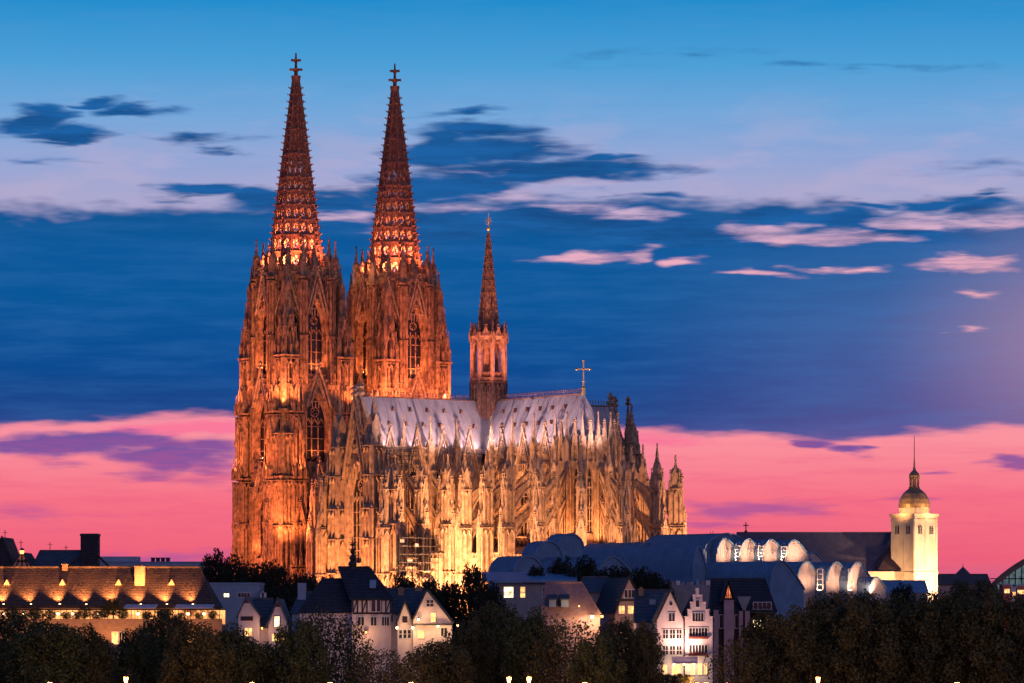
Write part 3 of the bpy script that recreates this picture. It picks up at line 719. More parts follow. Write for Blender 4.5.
# crossing tower with open lantern
ct = MB(); RA = 4.3; c8 = math.cos(math.pi/8)
ct.cone(0, 0, 50, 4.5, 66.8, 4.3, 8, math.pi/8); ct.cone(0, 0, 66.6, 4.9, 67.4, 4.9, 8, math.pi/8)
ct.cone(0, 0, 77.2, 4.5, 78.0, 4.9, 8, math.pi/8); ct.cone(0, 0, 78, 4.9, 78.6, 4.7, 8, math.pi/8); ct.cone(0, 0, 78.6, 4.4, 79.0, 3.2, 8, math.pi/8)
ct.cone(0, 0, 67.4, 1.2, 78, 1.0, 8)
for k in range(8):
    a = R(45*k+22.5); x, y = 4.25*math.cos(a), 4.25*math.sin(a)
    ct.cone(x, y, 54, .62, 78.4, .55, 8); ct.cone(x*1.06, y*1.06, 66, .3, 79, .25, 6)
    pinnacle(ct, x*1.1, y*1.1, 76.5, 5.2, .6)
    def fc(b):
        W = 4.25*c8*math.tan(math.pi/8)
        P = arch_pts(W-.45, 74, 74.2, 76.6, 5)
        Q = P[1:-1]
        for (xa, za), (xb, zb) in zip(Q, Q[1:]): b.quad((xa, 0, za), (xb, 0, zb), (xb, 0, 77.6), (xa, 0, 77.6)); b.bar((xa, -.1, za), (xb, -.1, zb), .22, .3)
        b.box(-W, -.05, 74, -W+.5, .2, 77.6); b.box(W-.5, -.05, 74, W, .2, 77.6)
        balustrade(b, -W, W, 67.4, 1.3, .1, st=.5)
        panels(b, -W+.3, W-.3, 57, 66.4, 3, w=.16)
        b.box(-W*.45, -.08, 62.6, W*.45, .02, 65.4, 1)
        for q in (-.25, .25): b.box(q*W-.07, -.14, 62.6, q*W+.07, 0, 65.4)
        wimperg(b, W*.85, 76.4, 80.2, -.25, .25, fill=False)
    with_M(ct, face(45*k, 4.25*c8), fc)
cto = ct.build('crossing_tower', [SPIRE, GLASSD], CATH)
cs = MB(); cs.cone(0, 0, 78.8, 2.75, 104.5, .22, 8, math.pi/8)
for k in range(8):
    a = R(45*k+22.5)
    cs.bar((2.85*math.cos(a), 2.85*math.sin(a), 78.8), (.25*math.cos(a), .25*math.sin(a), 104.5), .28)
    for i in range(16):
        t = i/16; r_ = 2.85*(1-t)+.2*t+.16; cs.crocket(r_*math.cos(a), r_*math.sin(a), 79.8+25*t, .3-.12*t)
    for i in range(8):       # lucarnes, one a bay, shrinking upward
        t = (i+.3)/9; r_ = (2.75*(1-t)+.22*t)*c8; s_ = 1-t*.75
        with_M(cs, face(45*k, r_+.05), lambda b: b.add([(-.5*s_, -.12, 78.8+25.7*t), (.5*s_, -.12, 78.8+25.7*t), (.5*s_, -.12, 79.5+25.7*t), (0, -.12, 79.6+25.7*t+1.1*s_), (-.5*s_, -.12, 79.5+25.7*t), (-.6*s_, .25, 79.4+25.7*t), (0, -.05, 79.8+25.7*t+1.2*s_), (.6*s_, .25, 79.4+25.7*t)], [(0, 1, 2, 3, 4), (3, 6, 5, 4), (3, 2, 7, 6)]))
cs.build('spire', SPIRE, cto)
fx = MB(); fx.cone(0, 0, 104.2, .16, 109.6, .1, 6); fx.lathe(0, 0, [(.1, 105), (.5, 105.4), (.5, 105.8), (.1, 106.2)], 8)
for k in range(8):
    a = math.pi*k/4; fx.bar((0, 0, 107.6), (math.cos(a)*math.cos(-TH+1.57)*1.0, math.cos(a)*math.sin(-TH+1.57)*1.0, 107.6+1.2*math.sin(a)), .14)
fx.build('star', GOLD, cto)
# ridge cross on the choir
cx = MB(); cx.M = Matrix.Translation((EC, 0, 61.3)) @ Matrix.Rotation(TH, 4, 'Z')
cx.cone(0, 0, 0, .55, 1.6, .4, 8); cx.cone(0, 0, 1.6, .7, 2.1, .3, 8); cx.cone(0, 0, 2.1, .25, 3.2, .22, 8); cx.bar((0, 0, 3), (0, 0, 8.4), .3, .25); cx.bar((-1.6, 0, 6.3), (1.6, 0, 6.3), .3, .25)
for p_ in ((-1.6, 0, 6.3), (1.6, 0, 6.3), (0, 0, 8.4), (0, 0, 6.3), (0, 0, 3.4)): cx.crocket(*p_, .42)
cx.build('ridge_cross', GOLD, choir_o)
# stone steps / plinth in front of the walls
pl = MB(); pl.box(-84, -50, -3, 20, 50, -.2); pl.box(20, -31, -3, 68, 31, -.2); pl.build('plinth', STONE2, CATH)

# ------------------------------------------------------------------ floodlights on and round the cathedral
def rot_pt(e, n): return (-6+e*math.cos(TH)+n*math.sin(TH), 900-e*math.sin(TH)+n*math.cos(TH))
def flood(name, loc, tgt, power, colr, size=50, blend=.6, rad=.6, local=True):
    l = bpy.data.lights.new(name, 'SPOT'); l.energy = power; l.color = colr; l.spot_size = R(size); l.spot_blend = blend; l.shadow_soft_size = rad
    o = bpy.data.objects.new(name, l); col.objects.link(o)
    if local: loc = (*rot_pt(loc[0], loc[1]), loc[2]); tgt = (*rot_pt(tgt[0], tgt[1]), tgt[2])
    o.location = loc; d = Vector(tgt)-Vector(loc); o.rotation_euler = d.to_track_quat('-Z', 'Y').to_euler(); return o
AMB = (1.0, .35, .12); AMT = (1.0, .235, .07); YEL = (1.0, .43, .185); RED = (1.0, .22, .08); PALE = (1.0, .60, .58)
K = 1000
# broad wash on the towers from the corner direction, weak
flood('floodlight', (-44, -84, 4), (-60, -20, 84), 140*K, RED, 44)
flood('floodlight', (-24, -70, 6), (-57, -16, 86), 60*K, RED, 40)
flood('floodlight', (-36, 6, 62), (-56, 18, 80), 60*K, RED, 85, .6, .2)
# raking lamps off the south-east corner: ribs, niches and reveals throw long shadows
flood('floodlight', (-41, -50, 2), (-54, -24, 34), 85*K, AMT, 95, .7, .2)
flood('floodlight', (-47, -58, 2), (-62, -27, 50), 95*K, AMT, 80, .7, .2)
flood('floodlight', (-66, -50, 2), (-78, -29, 30), 60*K, AMT, 80, .7, .2)
flood('floodlight', (-47, -34, 23), (-53, -18, 52), 60*K, AMT, 90, .7, .2)
# lamps on every ledge of both towers
for n0 in (-16, 16):
    def L(ang, off, dist, z, p, colr=AMT, up=10, inn=3.0, size=95):
        a = R(ang); sx, cx_ = math.sin(a), math.cos(a)
        e_ = -66+dist*sx+off*cx_; n_ = n0-dist*cx_+off*sx
        te = -66+(dist-inn)*sx+off*cx_; tn = n0-(dist-inn)*cx_+off*sx
        flood('floodlight', (e_, n_, z), (te, tn, z+up), p*K, colr, size, 1, .2)
    for ang in (0, 90):
        L(ang, 0, 10.4, 48.4, 3.6, AMT, 10, .1, 150); L(ang, -1.5, 10.4, 22.8, 3.6, AMT, 10, .1, 150)
        for off in (-7.7, 7.7): L(ang, off, 16.5, 44.0, 13); L(ang, off, 17.0, 61.6, 20, AMT, 12, 5); 
    L(45, 0, 17.5, 61.8, 26, AMT, 14, 4); L(45, 0, 15.0, 76.5, 9, RED, 8); L(-45, 0, 17.5, 61.8, 16, AMT, 14, 4); L(135, 0, 17.5, 61.8, 26, AMT, 14, 4)
    for ang in (0, 45, 90): L(ang, 0, 9.7, 71.6, 5, AMT, 10, .1, 150)
# spires: ring of lamps on the tower galleries
for n in (-16, 16):
    for k in range(8):
        a = R(45*k+10); flood('floodlight', (-66+9.2*math.cos(a), n+9.2*math.sin(a), 99.8), (-66+3.5*math.cos(a), n+3.5*math.sin(a), 120), 20*K, RED, 80, 1)
    l = bpy.data.lights.new('spire_lamp', 'POINT'); l.energy = 42*K; l.color = YEL; l.shadow_soft_size = 1.0
    o = bpy.data.objects.new('spire_lamp', l); col.objects.link(o); o.location = (*rot_pt(-66, n), 103)
# transept front and flank
flood('floodlight', (14, -56, 1), (2, -40, 30), 170*K, AMB, 95, .6, .2)
flood('floodlight', (-6, -52, 1), (-12, -40, 28), 60*K, AMB, 95, .6, .2)
for n, p in ((-40, 120), (-32, 100), (-24, 135)): flood('floodlight', (33, n-3, 1), (18, n, 30), p*K, YEL, 90, .6, .2)
# choir and apse: one lamp before each pier, unequal
for i, p in ((1, 100), (2, 60), (3, 100)): flood('floodlight', (13+BW*i+4, -42, 1), (13+BW*i, -25, 30), p*K, YEL, 85, .6, .2)
for k, p in enumerate((75, 95, 62, 46, 75, 70, 70)):
    a = -math.pi/2+DA*k+.05; rr_, zz_ = (43, 1) if k < 2 else (38, 13)
    flood('floodlight', (EC+rr_*math.cos(a), rr_*math.sin(a), zz_), (EC+25*math.cos(a), 25*math.sin(a), 30), p*K, YEL, 80, .6, .2)
# lamps at the foot of the high windows, behind the flying buttresses
for i in range(NB): flood('floodlight', (13+BW*(i+.5), -12.5, 24.5), (13+BW*(i+.5), -8, 38), (9, 12, 10)[i]*K, AMB, 120, 1, .2)
for n in (-20, -28, -36): flood('floodlight', (12.5, n, 24.5), (8, n, 40), 8*K, AMB, 120, 1, .2)
for k in range(7):
    a = -math.pi/2+DA*(k+.5); flood('floodlight', (EC+12.5*math.cos(a), 12.5*math.sin(a), 24), (EC+8*math.cos(a), 8*math.sin(a), 38), 9*K, AMB, 120, 1, .2)
# gutter lamps and pier-top lamps washing the lead roofs
for i in range(7): flood('floodlight', (8.0, -37+4.6*i, 48.6), (4, -37+4.6*i, 56), 3.2*K, PALE, 120, 1, .2)
for i in range(7): flood('floodlight', (10+4.6*i, -8.0, 48.6), (10+4.6*i, -4, 56), 3.2*K, PALE, 120, 1, .2)
for n in (-36, -24, -12): flood('floodlight', (20, n, 49), (3, n+1, 55), 19*K, PALE, 62, 1, .3)
for e in (15, 26, 37): flood('floodlight', (e, -20, 49), (e, -3, 55), 19*K, PALE, 62, 1, .3)
flood('floodlight', (58, -8, 47), (44, -2, 56), 22*K, PALE, 60, 1)
# crossing tower
for k in range(4):
    a = R(90*k+45+180-TH*57.3-60); flood('floodlight', (14*math.cos(R(-90+60*k-60)), 14*math.sin(R(-90+60*k-60)), 62), (0, 0, 88), 42*K, (1, .34, .16), 80, 1)

# ================================================================== the town below the cathedral
SLATE = mat('slate_blue', (0.075, 0.10, 0.135), (0.045, 0.06, 0.085), 0.9, 0.6, 6, (1, 1, 2)); seam(SLATE, 2, .55, .18, (.03, .04, .06))
SLATED = mat('slate_dark', (0.045, 0.045, 0.06), (0.02, 0.022, 0.032), 1.2, 0.7, 6, (1, 1, 2)); seam(SLATED, 2, .5, .2, (.015, .016, .024))
TILE = mat('brown_roof_tiles', (0.15, 0.09, 0.07), (0.035, 0.026, 0.026), 2.2, 0.8, 6, (1, 1, 2.2), .35, .65, bump=.15, bscale=4); seam(TILE, 2, .42, .25, (.035, .024, .02))
ZINC = mat('zinc_sheet', (0.15, 0.28, 0.43), (0.11, 0.21, 0.34), 0.5, 0.5, 4, spec=.5)
ZINCR = mat('zinc_seam', (0.10, 0.17, 0.26), (0.07, 0.12, 0.2), 0.5, 0.5)
ZEND = mat('zinc_end_wall', (0.55, 0.48, 0.46), (0.46, 0.40, 0.38), 0.5, 0.6)
WHITE = mat('white_render', (0.72, 0.60, 0.60), (0.55, 0.45, 0.45), 0.7, 0.85, 7, (1, 1, .5), .3, .6)
CREAM = mat('cream_render', (0.66, 0.58, 0.46), (0.5, 0.43, 0.33), 0.5, 0.85, 6, (1, 1, .5))
BRICKC = mat('ochre_brick', (0.42, 0.27, 0.17), (0.3, 0.18, 0.11), 1.4, 0.9, 5); seam(BRICKC, 2, .35, .14, (.2, .13, .09))
GREYW = mat('grey_render', (0.30, 0.29, 0.31), (0.22, 0.21, 0.23), 0.7, 0.9)
BLUEW = mat('pale_blue_cladding', (0.28, 0.36, 0.46), (0.22, 0.29, 0.38), 0.5, 0.6)
TIMBER = mat('dark_timber', (0.05, 0.035, 0.03), (0.03, 0.02, 0.018), 1.5)
PINKW = mat('rose_plaster', (0.50, 0.34, 0.35), (0.4, 0.26, 0.27), 0.8, 0.9)
FRAME = mat('white_window_frame', (0.7, 0.68, 0.68), (0.6, 0.58, 0.58), 1)
PANE = mat('dark_window_pane', (0.03, 0.035, 0.05), (0.02, 0.02, 0.03), 1, 0.12, spec=.6)
PANEL_ = lit_window('lit_window_pane', (1.0, .50, .16), 1.6)
PANEW = lit_window('bright_window_pane', (1.0, .72, .38), 2.6)
PANEO = lit_window('dim_orange_pane', (1.0, .25, .08), .7)
REDBOX = mat('red_flower_box', (0.25, 0.04, 0.04), (0.12, 0.04, 0.03), 3)
METAL = mat('dark_metal', (0.05, 0.05, 0.055), (0.03, 0.03, 0.035), 2, .5)
BULB = emit('lamp_glass', (1.0, .34, .07), 5)
BULBW = emit('lamp_glass_white', (1.0, .66, .32), 14)

def plain_flood(loc, tgt, power, colr, size=60):
    return flood('floodlight', loc, tgt, power, colr, size, .8, .4, local=False)
def win(root, x0, y0, x1, y1, Y, pane=PANE, nx=2, ny=1, off=0.0, frame=FRAME, box=False, fw=.10):
    """window from picture rows/columns on the wall plane at depth Y: frame with glazing bars, pane set back"""
    a, zt = at(x0, y0, Y); b, zb = at(x1, y1, Y); rx, ry, rz = root.location; a -= rx; b -= rx; zt -= rz; zb -= rz; y = Y-ry-off
    f = MB(); w = fw
    f.box(a-w, y-.09, zb-w, a, y+.05, zt+w); f.box(b, y-.09, zb-w, b+w, y+.05, zt+w); f.box(a, y-.09, zt, b, y+.05, zt+w); f.box(a, y-.14, zb-w, b, y+.05, zb)
    for i in range(1, nx): x = a+(b-a)*i/nx; f.box(x-w*.4, y-.075, zb, x+w*.4, y-.02, zt)
    for i in range(1, ny): z = zb+(zt-zb)*i/ny; f.box(a, y-.07, z-w*.4, b, y-.022, z+w*.4)
    o = f.build('window', frame, root)
    p = MB(); p.quad((a, y-.03, zb), (b, y-.03, zb), (b, y-.03, zt), (a, y-.03, zt)); p.build('pane', pane, o)
    if box:
        q = MB(); q.box(a-.1, y-.4, zb-.45, b+.1, y-.11, zb-.13)
        for i in range(int((b-a)/.25)): q.crocket(a+.12+.25*i, y-.27, zb-.1+random.uniform(-.05, .08), .17)
        q.build('flower_box', REDBOX, root)
    return o
def slab(mb, a, b, c, d, t=.22, m=0):
    a, b, c, d = map(Vector, (a, b, c, d)); n = (b-a).cross(d-a).normalized()*t
    if n.z < 0: n = -n
    lo_ = [a, b, c, d]; hi_ = [p+n for p in lo_]
    mb.add(lo_+hi_, [(0, 1, 2, 3), (7, 6, 5, 4), (0, 4, 5, 1), (1, 5, 6, 2), (2, 6, 7, 3), (3, 7, 4, 0)], m)
def gable_house(name, label, cat, px0, px1, eave, apex, Y, depth, wall, roof, zb=-9.5, apx=None, ov=.35, step=None, group=None, skew=0.0):
    """house with its gable to the viewer; skew slides the rear sideways so a flank shows"""
    x0, ze = at(px0, eave, Y); x1, za = at(px1, apex, Y); xa = at(apx, 0, Y)[0] if apx else (x0+x1)/2
    r = empty(name, ((x0+x1)/2, Y, zb), 0, label, cat, group); cx_ = (x0+x1)/2
    x0 -= cx_; x1 -= cx_; xa -= cx_; ze -= zb; za -= zb
    w = MB()
    if step:
        pts = [(x0, 0), (x1, 0), (x1, ze)]; right = []; n = step
        for i in range(n): f = (i+1)/(n+.5); right += [(x1+(xa-x1)*f*.98, ze+(za-ze)*i/n), (x1+(xa-x1)*f*.98, ze+(za-ze)*(i+1)/n)]
        left = []
        for i in range(n): f = (i+1)/(n+.5); left += [(x0+(xa-x0)*f*.98, ze+(za-ze)*i/n), (x0+(xa-x0)*f*.98, ze+(za-ze)*(i+1)/n)]
        pts = [(x0, 0), (x1, 0), (x1, ze)]+right+list(reversed(left))+[(x0, ze)]
        n_ = len(pts); w.add([(x, 0, z) for x, z in pts]+[(x, .5, z) for x, z in pts], [tuple(range(n_)), tuple(range(2*n_-1, n_-1, -1))]+[(i, i+n_, (i+1) % n_+n_, (i+1) % n_) for i in range(n_)])
        for i in range(n):
            for s_, xx in ((1, x1), (-1, x0)):
                f0 = i/(n+.5); f1 = (i+1)/(n+.5); xa_, xb_ = xx+(xa-xx)*f0*.98, xx+(xa-xx)*f1*.98; w.box(min(xa_, xb_)-.08, -.1, ze+(za-ze)*i/n-.02, max(xa_, xb_)+.08, .58, ze+(za-ze)*i/n+.12)
        za -= 1.2; ze -= .3
    w.add([(x0, .5 if step else 0, 0), (x1, .5 if step else 0, 0), (x1, .5 if step else 0, ze), (xa, .5 if step else 0, za), (x0, .5 if step else 0, ze),
           (x0+skew, depth, 0), (x1+skew, depth, 0), (x1+skew, depth, ze), (xa+skew, depth, za), (x0+skew, depth, ze)],
          [(0, 1, 2, 3, 4), (9, 8, 7, 6, 5), (0, 5, 6, 1), (1, 6, 7, 2), (0, 4, 9, 5), (2, 7, 8, 3), (4, 3, 8, 9)])
    w.build('wall', wall, r)
    ro = MB(); f = -.35 if not step else .55; k = skew/depth
    for xx in (x0, x1):
        d = Vector((xx-xa, 0, ze-za)).normalized()*ov
        slab(ro, (xa+k*f, f, za), (xx+d.x+k*f, f, ze+d.z), (xx+d.x+skew, depth+.2, ze+d.z), (xa+skew, depth+.2, za))
    ro.box(xa-.15+min(0, skew*0), f, za+.12, xa+.15, f+.6, za+.34)
    ro.build('roof', roof, r)
    return r
def ridge_house(name, label, cat, px0, px1, eave, ridge, Y, depth, wall, roof, zb=-9.5, rx0=None, rx1=None, group=None):
    """roof slope to the viewer; rx0/rx1 = picture columns of the ridge ends (hipped when inside)"""
    x0, ze = at(px0, eave, Y); x1, _ = at(px1, eave, Y); Yr = Y+depth/2
    zr = at(0, ridge, Yr)[1]; a = at(rx0 if rx0 is not None else px0, 0, Yr)[0]; b = at(rx1 if rx1 is not None else px1, 0, Yr)[0]
    r = empty(name, ((x0+x1)/2, Y, zb), 0, label, cat, group); c = (x0+x1)/2
    x0 -= c; x1 -= c; a -= c; b -= c; ze -= zb; zr -= zb
    w = MB(); w.box(x0, 0, 0, x1, depth, ze); w.build('wall', wall, r)
    if rx0 is None: a = x0
    if rx1 is None: b = x1
    ro = MB(); o = .4
    F0, F1, B0, B1 = (x0-o*.6, -o, ze-.1), (x1+o*.6, -o, ze-.1), (x0-o*.6, depth+o, ze-.1), (x1+o*.6, depth+o, ze-.1)
    A, Bp = (a, depth/2, zr), (b, depth/2, zr)
    ro.add([F0, F1, B1, B0, A, Bp, (F0[0], F0[1], F0[2]-.25), (F1[0], F1[1], F1[2]-.25), (B1[0], B1[1], B1[2]-.25), (B0[0], B0[1], B0[2]-.25)],
           [(0, 1, 5, 4), (2, 3, 4, 5), (3, 0, 4), (1, 2, 5), (6, 7, 1, 0), (7, 8, 2, 1), (8, 9, 3, 2), (9, 6, 0, 3), (9, 8, 7, 6)])
    ro.bar((a, depth/2, zr+.05), (b, depth/2, zr+.05), .35, .3)
    for p_, q_ in ((F0, A), (F1, Bp)): ro.bar(p_, q_, .25, .22)
    ro.build('roof', roof, r)
    return r
def chimney(root, px, py0, py1, Y, w=.9, m=BRICKC, d=.9):
    x, z1 = at(px, py0, Y); _, z0 = at(px, py1, Y); rx, ry, rz = root.location; x -= rx; z1 -= rz; z0 -= rz; y = Y-ry
    c = MB(); c.box(x-w/2, y-d/2, z0, x+w/2, y+d/2, z1-.3); c.box(x-w/2-.1, y-d/2-.1, z1-.3, x+w/2+.1, y+d/2+.1, z1-.1); c.box(x-w*.3, y-d*.3, z1-.1, x+w*.3, y+d*.3, z1+.15)
    c.build('chimney', m, root)
def wlamp(px, py, Y, power, label, colr=(1, .55, .22), r=.22, bulb=BULB, name='wall_lamp'):
    """a real lamp: bracket, hood, glowing glass and the light it gives"""
    x, z = at(px, py, Y); o = empty(name, (x, Y, z), 0, label, 'lamp')
    b = MB(); b.bar((0, .3, .1), (0, -.02, .1), .08); b.cone(0, 0, .1, r*1.4, r*1.1+.1, r*.4, 8); b.build('bracket', METAL, o)
    g = MB(); g.cone(0, 0, -r*1.2, r*.7, .08, r, 8); g.build('glass', bulb, o)
    l = bpy.data.lights.new('lamp', 'POINT'); l.energy = power*.38; l.color = colr; l.shadow_soft_size = r
    lo_ = bpy.data.objects.new('lamp_light', l); col.objects.link(lo_); lo_.location = (x, Y-.9, z-.3)
    return o

# ------------------------------------------------------------------ front row: the white gables by the river
YW = 560
h = gable_house('gabled_house', 'narrow white house with plain pointed gable and a round attic hole', 'house', 657, 683.6, 620.5, 592, YW, 14, WHITE, SLATED, zb=-10)
x, z = at(671, 603.8, YW); a = MB(); a.M = Matrix.Translation((x-h.location.x, -.02, z-h.location.z)) @ Matrix.Rotation(R(90), 4, 'X'); a.cone(0, 0, 0, .26, .06, .26, 12); a.build('attic_hole', PANE, h)
win(h, 669, 613, 674.8, 621.2, YW, nx=2)
for y0, y1 in ((629.6, 638.5), (646, 654.6)):
    for x0, x1 in ((663, 668), (670, 675), (676.6, 681.6)): win(h, x0, y0, x1, y1, YW, nx=2, ny=2)
for x0, x1 in ((663, 667), (672, 680)): win(h, x0, 665, x1, 675, YW, PANEL_, nx=2, ny=2)
h2 = gable_house('stepped_gable_house', 'white house with stepped gable and red flower boxes under wide windows', 'house', 685, 712.6, 617, 588, YW-.6, 14, WHITE, SLATED, zb=-10, step=4, apx=697)
Yb = YW-.6
win(h2, 695.8, 600.2, 699.2, 606.8, Yb, nx=1); win(h2, 692.5, 613, 703.5, 621.2, Yb, nx=4)
win(h2, 689.2, 628, 707.4, 636, Yb, nx=6, box=True); win(h2, 689.2, 645, 707.4, 653, Yb, nx=6, box=True)
for x0, x1 in ((691, 695), (698, 702), (704, 707)): win(h2, x0, 663.5, x1, 674.5, Yb, PANEL_, nx=2, ny=3)
aw = MB(); xa, zt = at(672, 656.5, Yb); xb, zb_ = at(697, 661.6, Yb)
aw.add([(xa, Yb-.15, zt), (xb, Yb-.15, zt), (xb, Yb-2.0, zb_), (xa, Yb-2.0, zb_)], [(0, 1, 2, 3)]); aw.box(xa, Yb-2.02, zb_-.28, xb, Yb-1.94, zb_)
for i in range(7): aw.bar((xa+(xb-xa)*i/6, Yb-.15, zt-.03), (xa+(xb-xa)*i/6, Yb-2, zb_-.03), .06)
tag(aw.build('awning', WHITE), 'brightly lit pale awning low on the two white gabled houses', 'awning')
for i, px in enumerate((674, 684, 694)): wlamp(px, 664, Yb-1.0, 420, ['small lamp under the left end of the pale awning', 'small lamp under the middle of the pale awning', 'small lamp under the right end of the pale awning'][i], (1, .72, .42), .14, BULBW, 'awning_lamp')
for px in (676, 692):
    x, z = at(px, 656, Yb-2.2); l = bpy.data.lights.new('awning_light', 'SPOT'); l.energy = 2600; l.color = (1, .56, .40); l.spot_size = R(140); l.spot_blend = 1; l.shadow_soft_size = .2
    o = bpy.data.objects.new('awning_light', l); col.objects.link(o); o.location = (x, Yb-2.0, z+.2); o.rotation_euler = (R(160), 0, 0)

# slate-roofed house just behind, left of the white gables
h = ridge_house('slate_roofed_house', 'low house with wide blue slate roof left of the white pointed gable', 'house', 636, 672, 621, 590.5, 577, 10, WHITE, SLATE)
chimney(h, 641, 588, 596, 581, .8)
win(h, 650, 600, 655, 604, 579.2, BLUEW, nx=2, fw=.06)
# dark house with lit attic, right of the white gables
YJ = 585
h = ridge_house('dark_roofed_house', 'dark house with steep slate roof, glowing red attic gable and pale wall strips', 'house', 713, 775, 611, 579.5, YJ, 12, TIMBER, SLATED, rx1=765)
for (x0, x1, y0, y1) in ((713.5, 718.5, 610, 645), (739, 743, 611, 640), (745, 750, 611, 640), (724, 734, 600, 640)):
    a, zt = at(x0, y0, YJ-.8); b, _ = at(x1, y1, YJ-.8); m_ = MB(); m_.box(a-h.location.x, -.8, 0, b-h.location.x, .1, zt-h.location.z); m_.build('wall_strip', PINKW, h)
a, za = at(722, 601, YJ-1); b, zt = at(735, 580, YJ-1); cxx = (a+b)/2-h.location.x; hw = (b-a)/2; za -= h.location.z; zt -= h.location.z
dm = MB()
for s in (-1, 1): slab(dm, (cxx, -1.1, zt), (cxx+s*hw*1.1, -1.1, za-.2), (cxx+s*hw*1.1, 4, za-.2), (cxx, 4, zt))
dm.build('dormer_roof', SLATED, h)
dg = MB(); dg.add([(cxx-hw*.95, -.75, za), (cxx+hw*.95, -.75, za), (cxx, -.75, zt-.3)], [(0, 1, 2)])
d_o = dg.build('dormer_gable', TIMBER, h)
pn = MB(); pn.add([(cxx-hw*.5, -.8, za+.5), (cxx+hw*.5, -.8, za+.5), (cxx, -.8, zt-.9)], [(0, 1, 2)]); pn.build('attic_pane', PANEO, d_o)
for s in (-.3, 0, .3): dg2 = MB(); dg2.box(cxx+s*hw-.04, -.9, za+.4, cxx+s*hw+.04, -.82, zt-1.1-abs(s)*4); dg2.build('glazing_bar', TIMBER, d_o)
fn = MB(); a, z1 = at(737, 596.5, YJ-.6); b, z0 = at(751, 610.5, YJ-.6); c_ = (a+b)/2-h.location.x; z1 -= h.location.z; z0 -= h.location.z; a -= h.location.x; b -= h.location.x
fn.add([(a, -.7, z1), (b, -.7, z1), (c_+.2, -1.0, z0), (c_-.2, -1.0, z0), (a, .4, z1), (b, .4, z1), (c_+.2, .4, z0), (c_-.2, .4, z0)], [(0, 1, 2, 3), (7, 6, 5, 4), (0, 4, 5, 1), (1, 5, 6, 2), (2, 6, 7, 3), (3, 7, 4, 0)])
fn.build('valley_panel', GREYW, h)
win(h, 753.5, 602.5, 771, 609, YJ, PANE, nx=4, off=.1); win(h, 753, 620, 769, 628, YJ, PANEW, nx=5); win(h, 719.5, 615, 723, 628, YJ, PANE, nx=1); win(h, 735, 615, 738.5, 628, YJ, PANE, nx=1)
bal = MB()
for y0 in (612, 630): 
    a, z = at(752, y0, YJ-1.6); b, _ = at(773, y0, YJ-1.6); bal.box(a-h.location.x, -1.7, z-h.location.z-.2, b-h.location.x, 0, z-h.location.z)
    for i in range(11): xx = a+(b-a)*i/10-h.location.x; bal.box(xx-.03, -1.66, z-h.location.z, xx+.03, -1.6, z-h.location.z+.9)
    bal.box(a-h.location.x, -1.68, z-h.location.z+.85, b-h.location.x, -1.58, z-h.location.z+.95)
bal.build('balcony', METAL, h)

# steep gable house with two lit storeys
h = gable_house('steep_gable_house', 'steep dark-roofed gable house with white attic window above an orange-lit storey', 'house', 615, 646, 612, 578, 590, 12, PINKW, SLATED, apx=628.5, skew=-3.2)
win(h, 624.5, 590, 635, 597.6, 590, PANE, nx=3); win(h, 619, 606, 624.5, 613.5, 590, PANEL_, nx=2); win(h, 628, 606, 640, 613.5, 590, PANEL_, nx=4)
a = MB(); x0_, z_ = at(615.5, 601.2, 589.7); x1_, _ = at(643, 601.2, 589.7); a.box(x0_-h.location.x, -.35, z_-h.location.z, x1_-h.location.x, .05, z_-h.location.z+.35); a.build('string_course', SLATED, h)
# rose roof in lamplight
h = ridge_house('rose_roofed_house', 'low house whose rosy sloping roof is washed by a bright lamp at its right eave', 'house', 543, 600, 615, 583, 585, 9, PINKW, mat('rose_roof', (0.36, 0.22, 0.20), (0.26, 0.15, 0.14), 1.5, .8), rx0=546, rx1=582)
for x0, x1 in ((549, 556), (561, 568.5)):
    a, zt = at(x0, 597, 586); b, zb_ = at(x1, 603.5, 584.4); d = MB(); rx, ry, rz = h.location
    d.box(a-rx, -1.0, zb_-rz-.6, b-rx, 2.2, zt-rz-.35); o_ = d.build('dormer', BLUEW, h)
    d = MB(); slab(d, (a-rx-.2, -1.3, zt-rz-.5), (b-rx+.2, -1.3, zt-rz-.5), (b-rx+.2, 2.6, zt-rz+.25), (a-rx-.2, 2.6, zt-rz+.25)); d.build('dormer_roof', SLATE, o_)
wlamp(592, 616, 583.4, 2600, 'bright white lamp at the right eave of the rose-roofed house', (1, .62, .30), .3, BULBW)
wlamp(602, 616, 583.2, 1300, 'orange lamp between the rose-roofed house and the steep gable house', (1, .45, .15), .22)
wlamp(579, 606, 582.4, 800, 'lamp low on the slope of the rose-roofed house', (1, .5, .2), .12)
h = ridge_house('hipped_slate_house', 'small house with blue hipped slate roof behind the rose-roofed house', 'house', 578, 613, 591, 577.5, 602, 9, GREYW, SLATE, rx0=583, rx1=608)
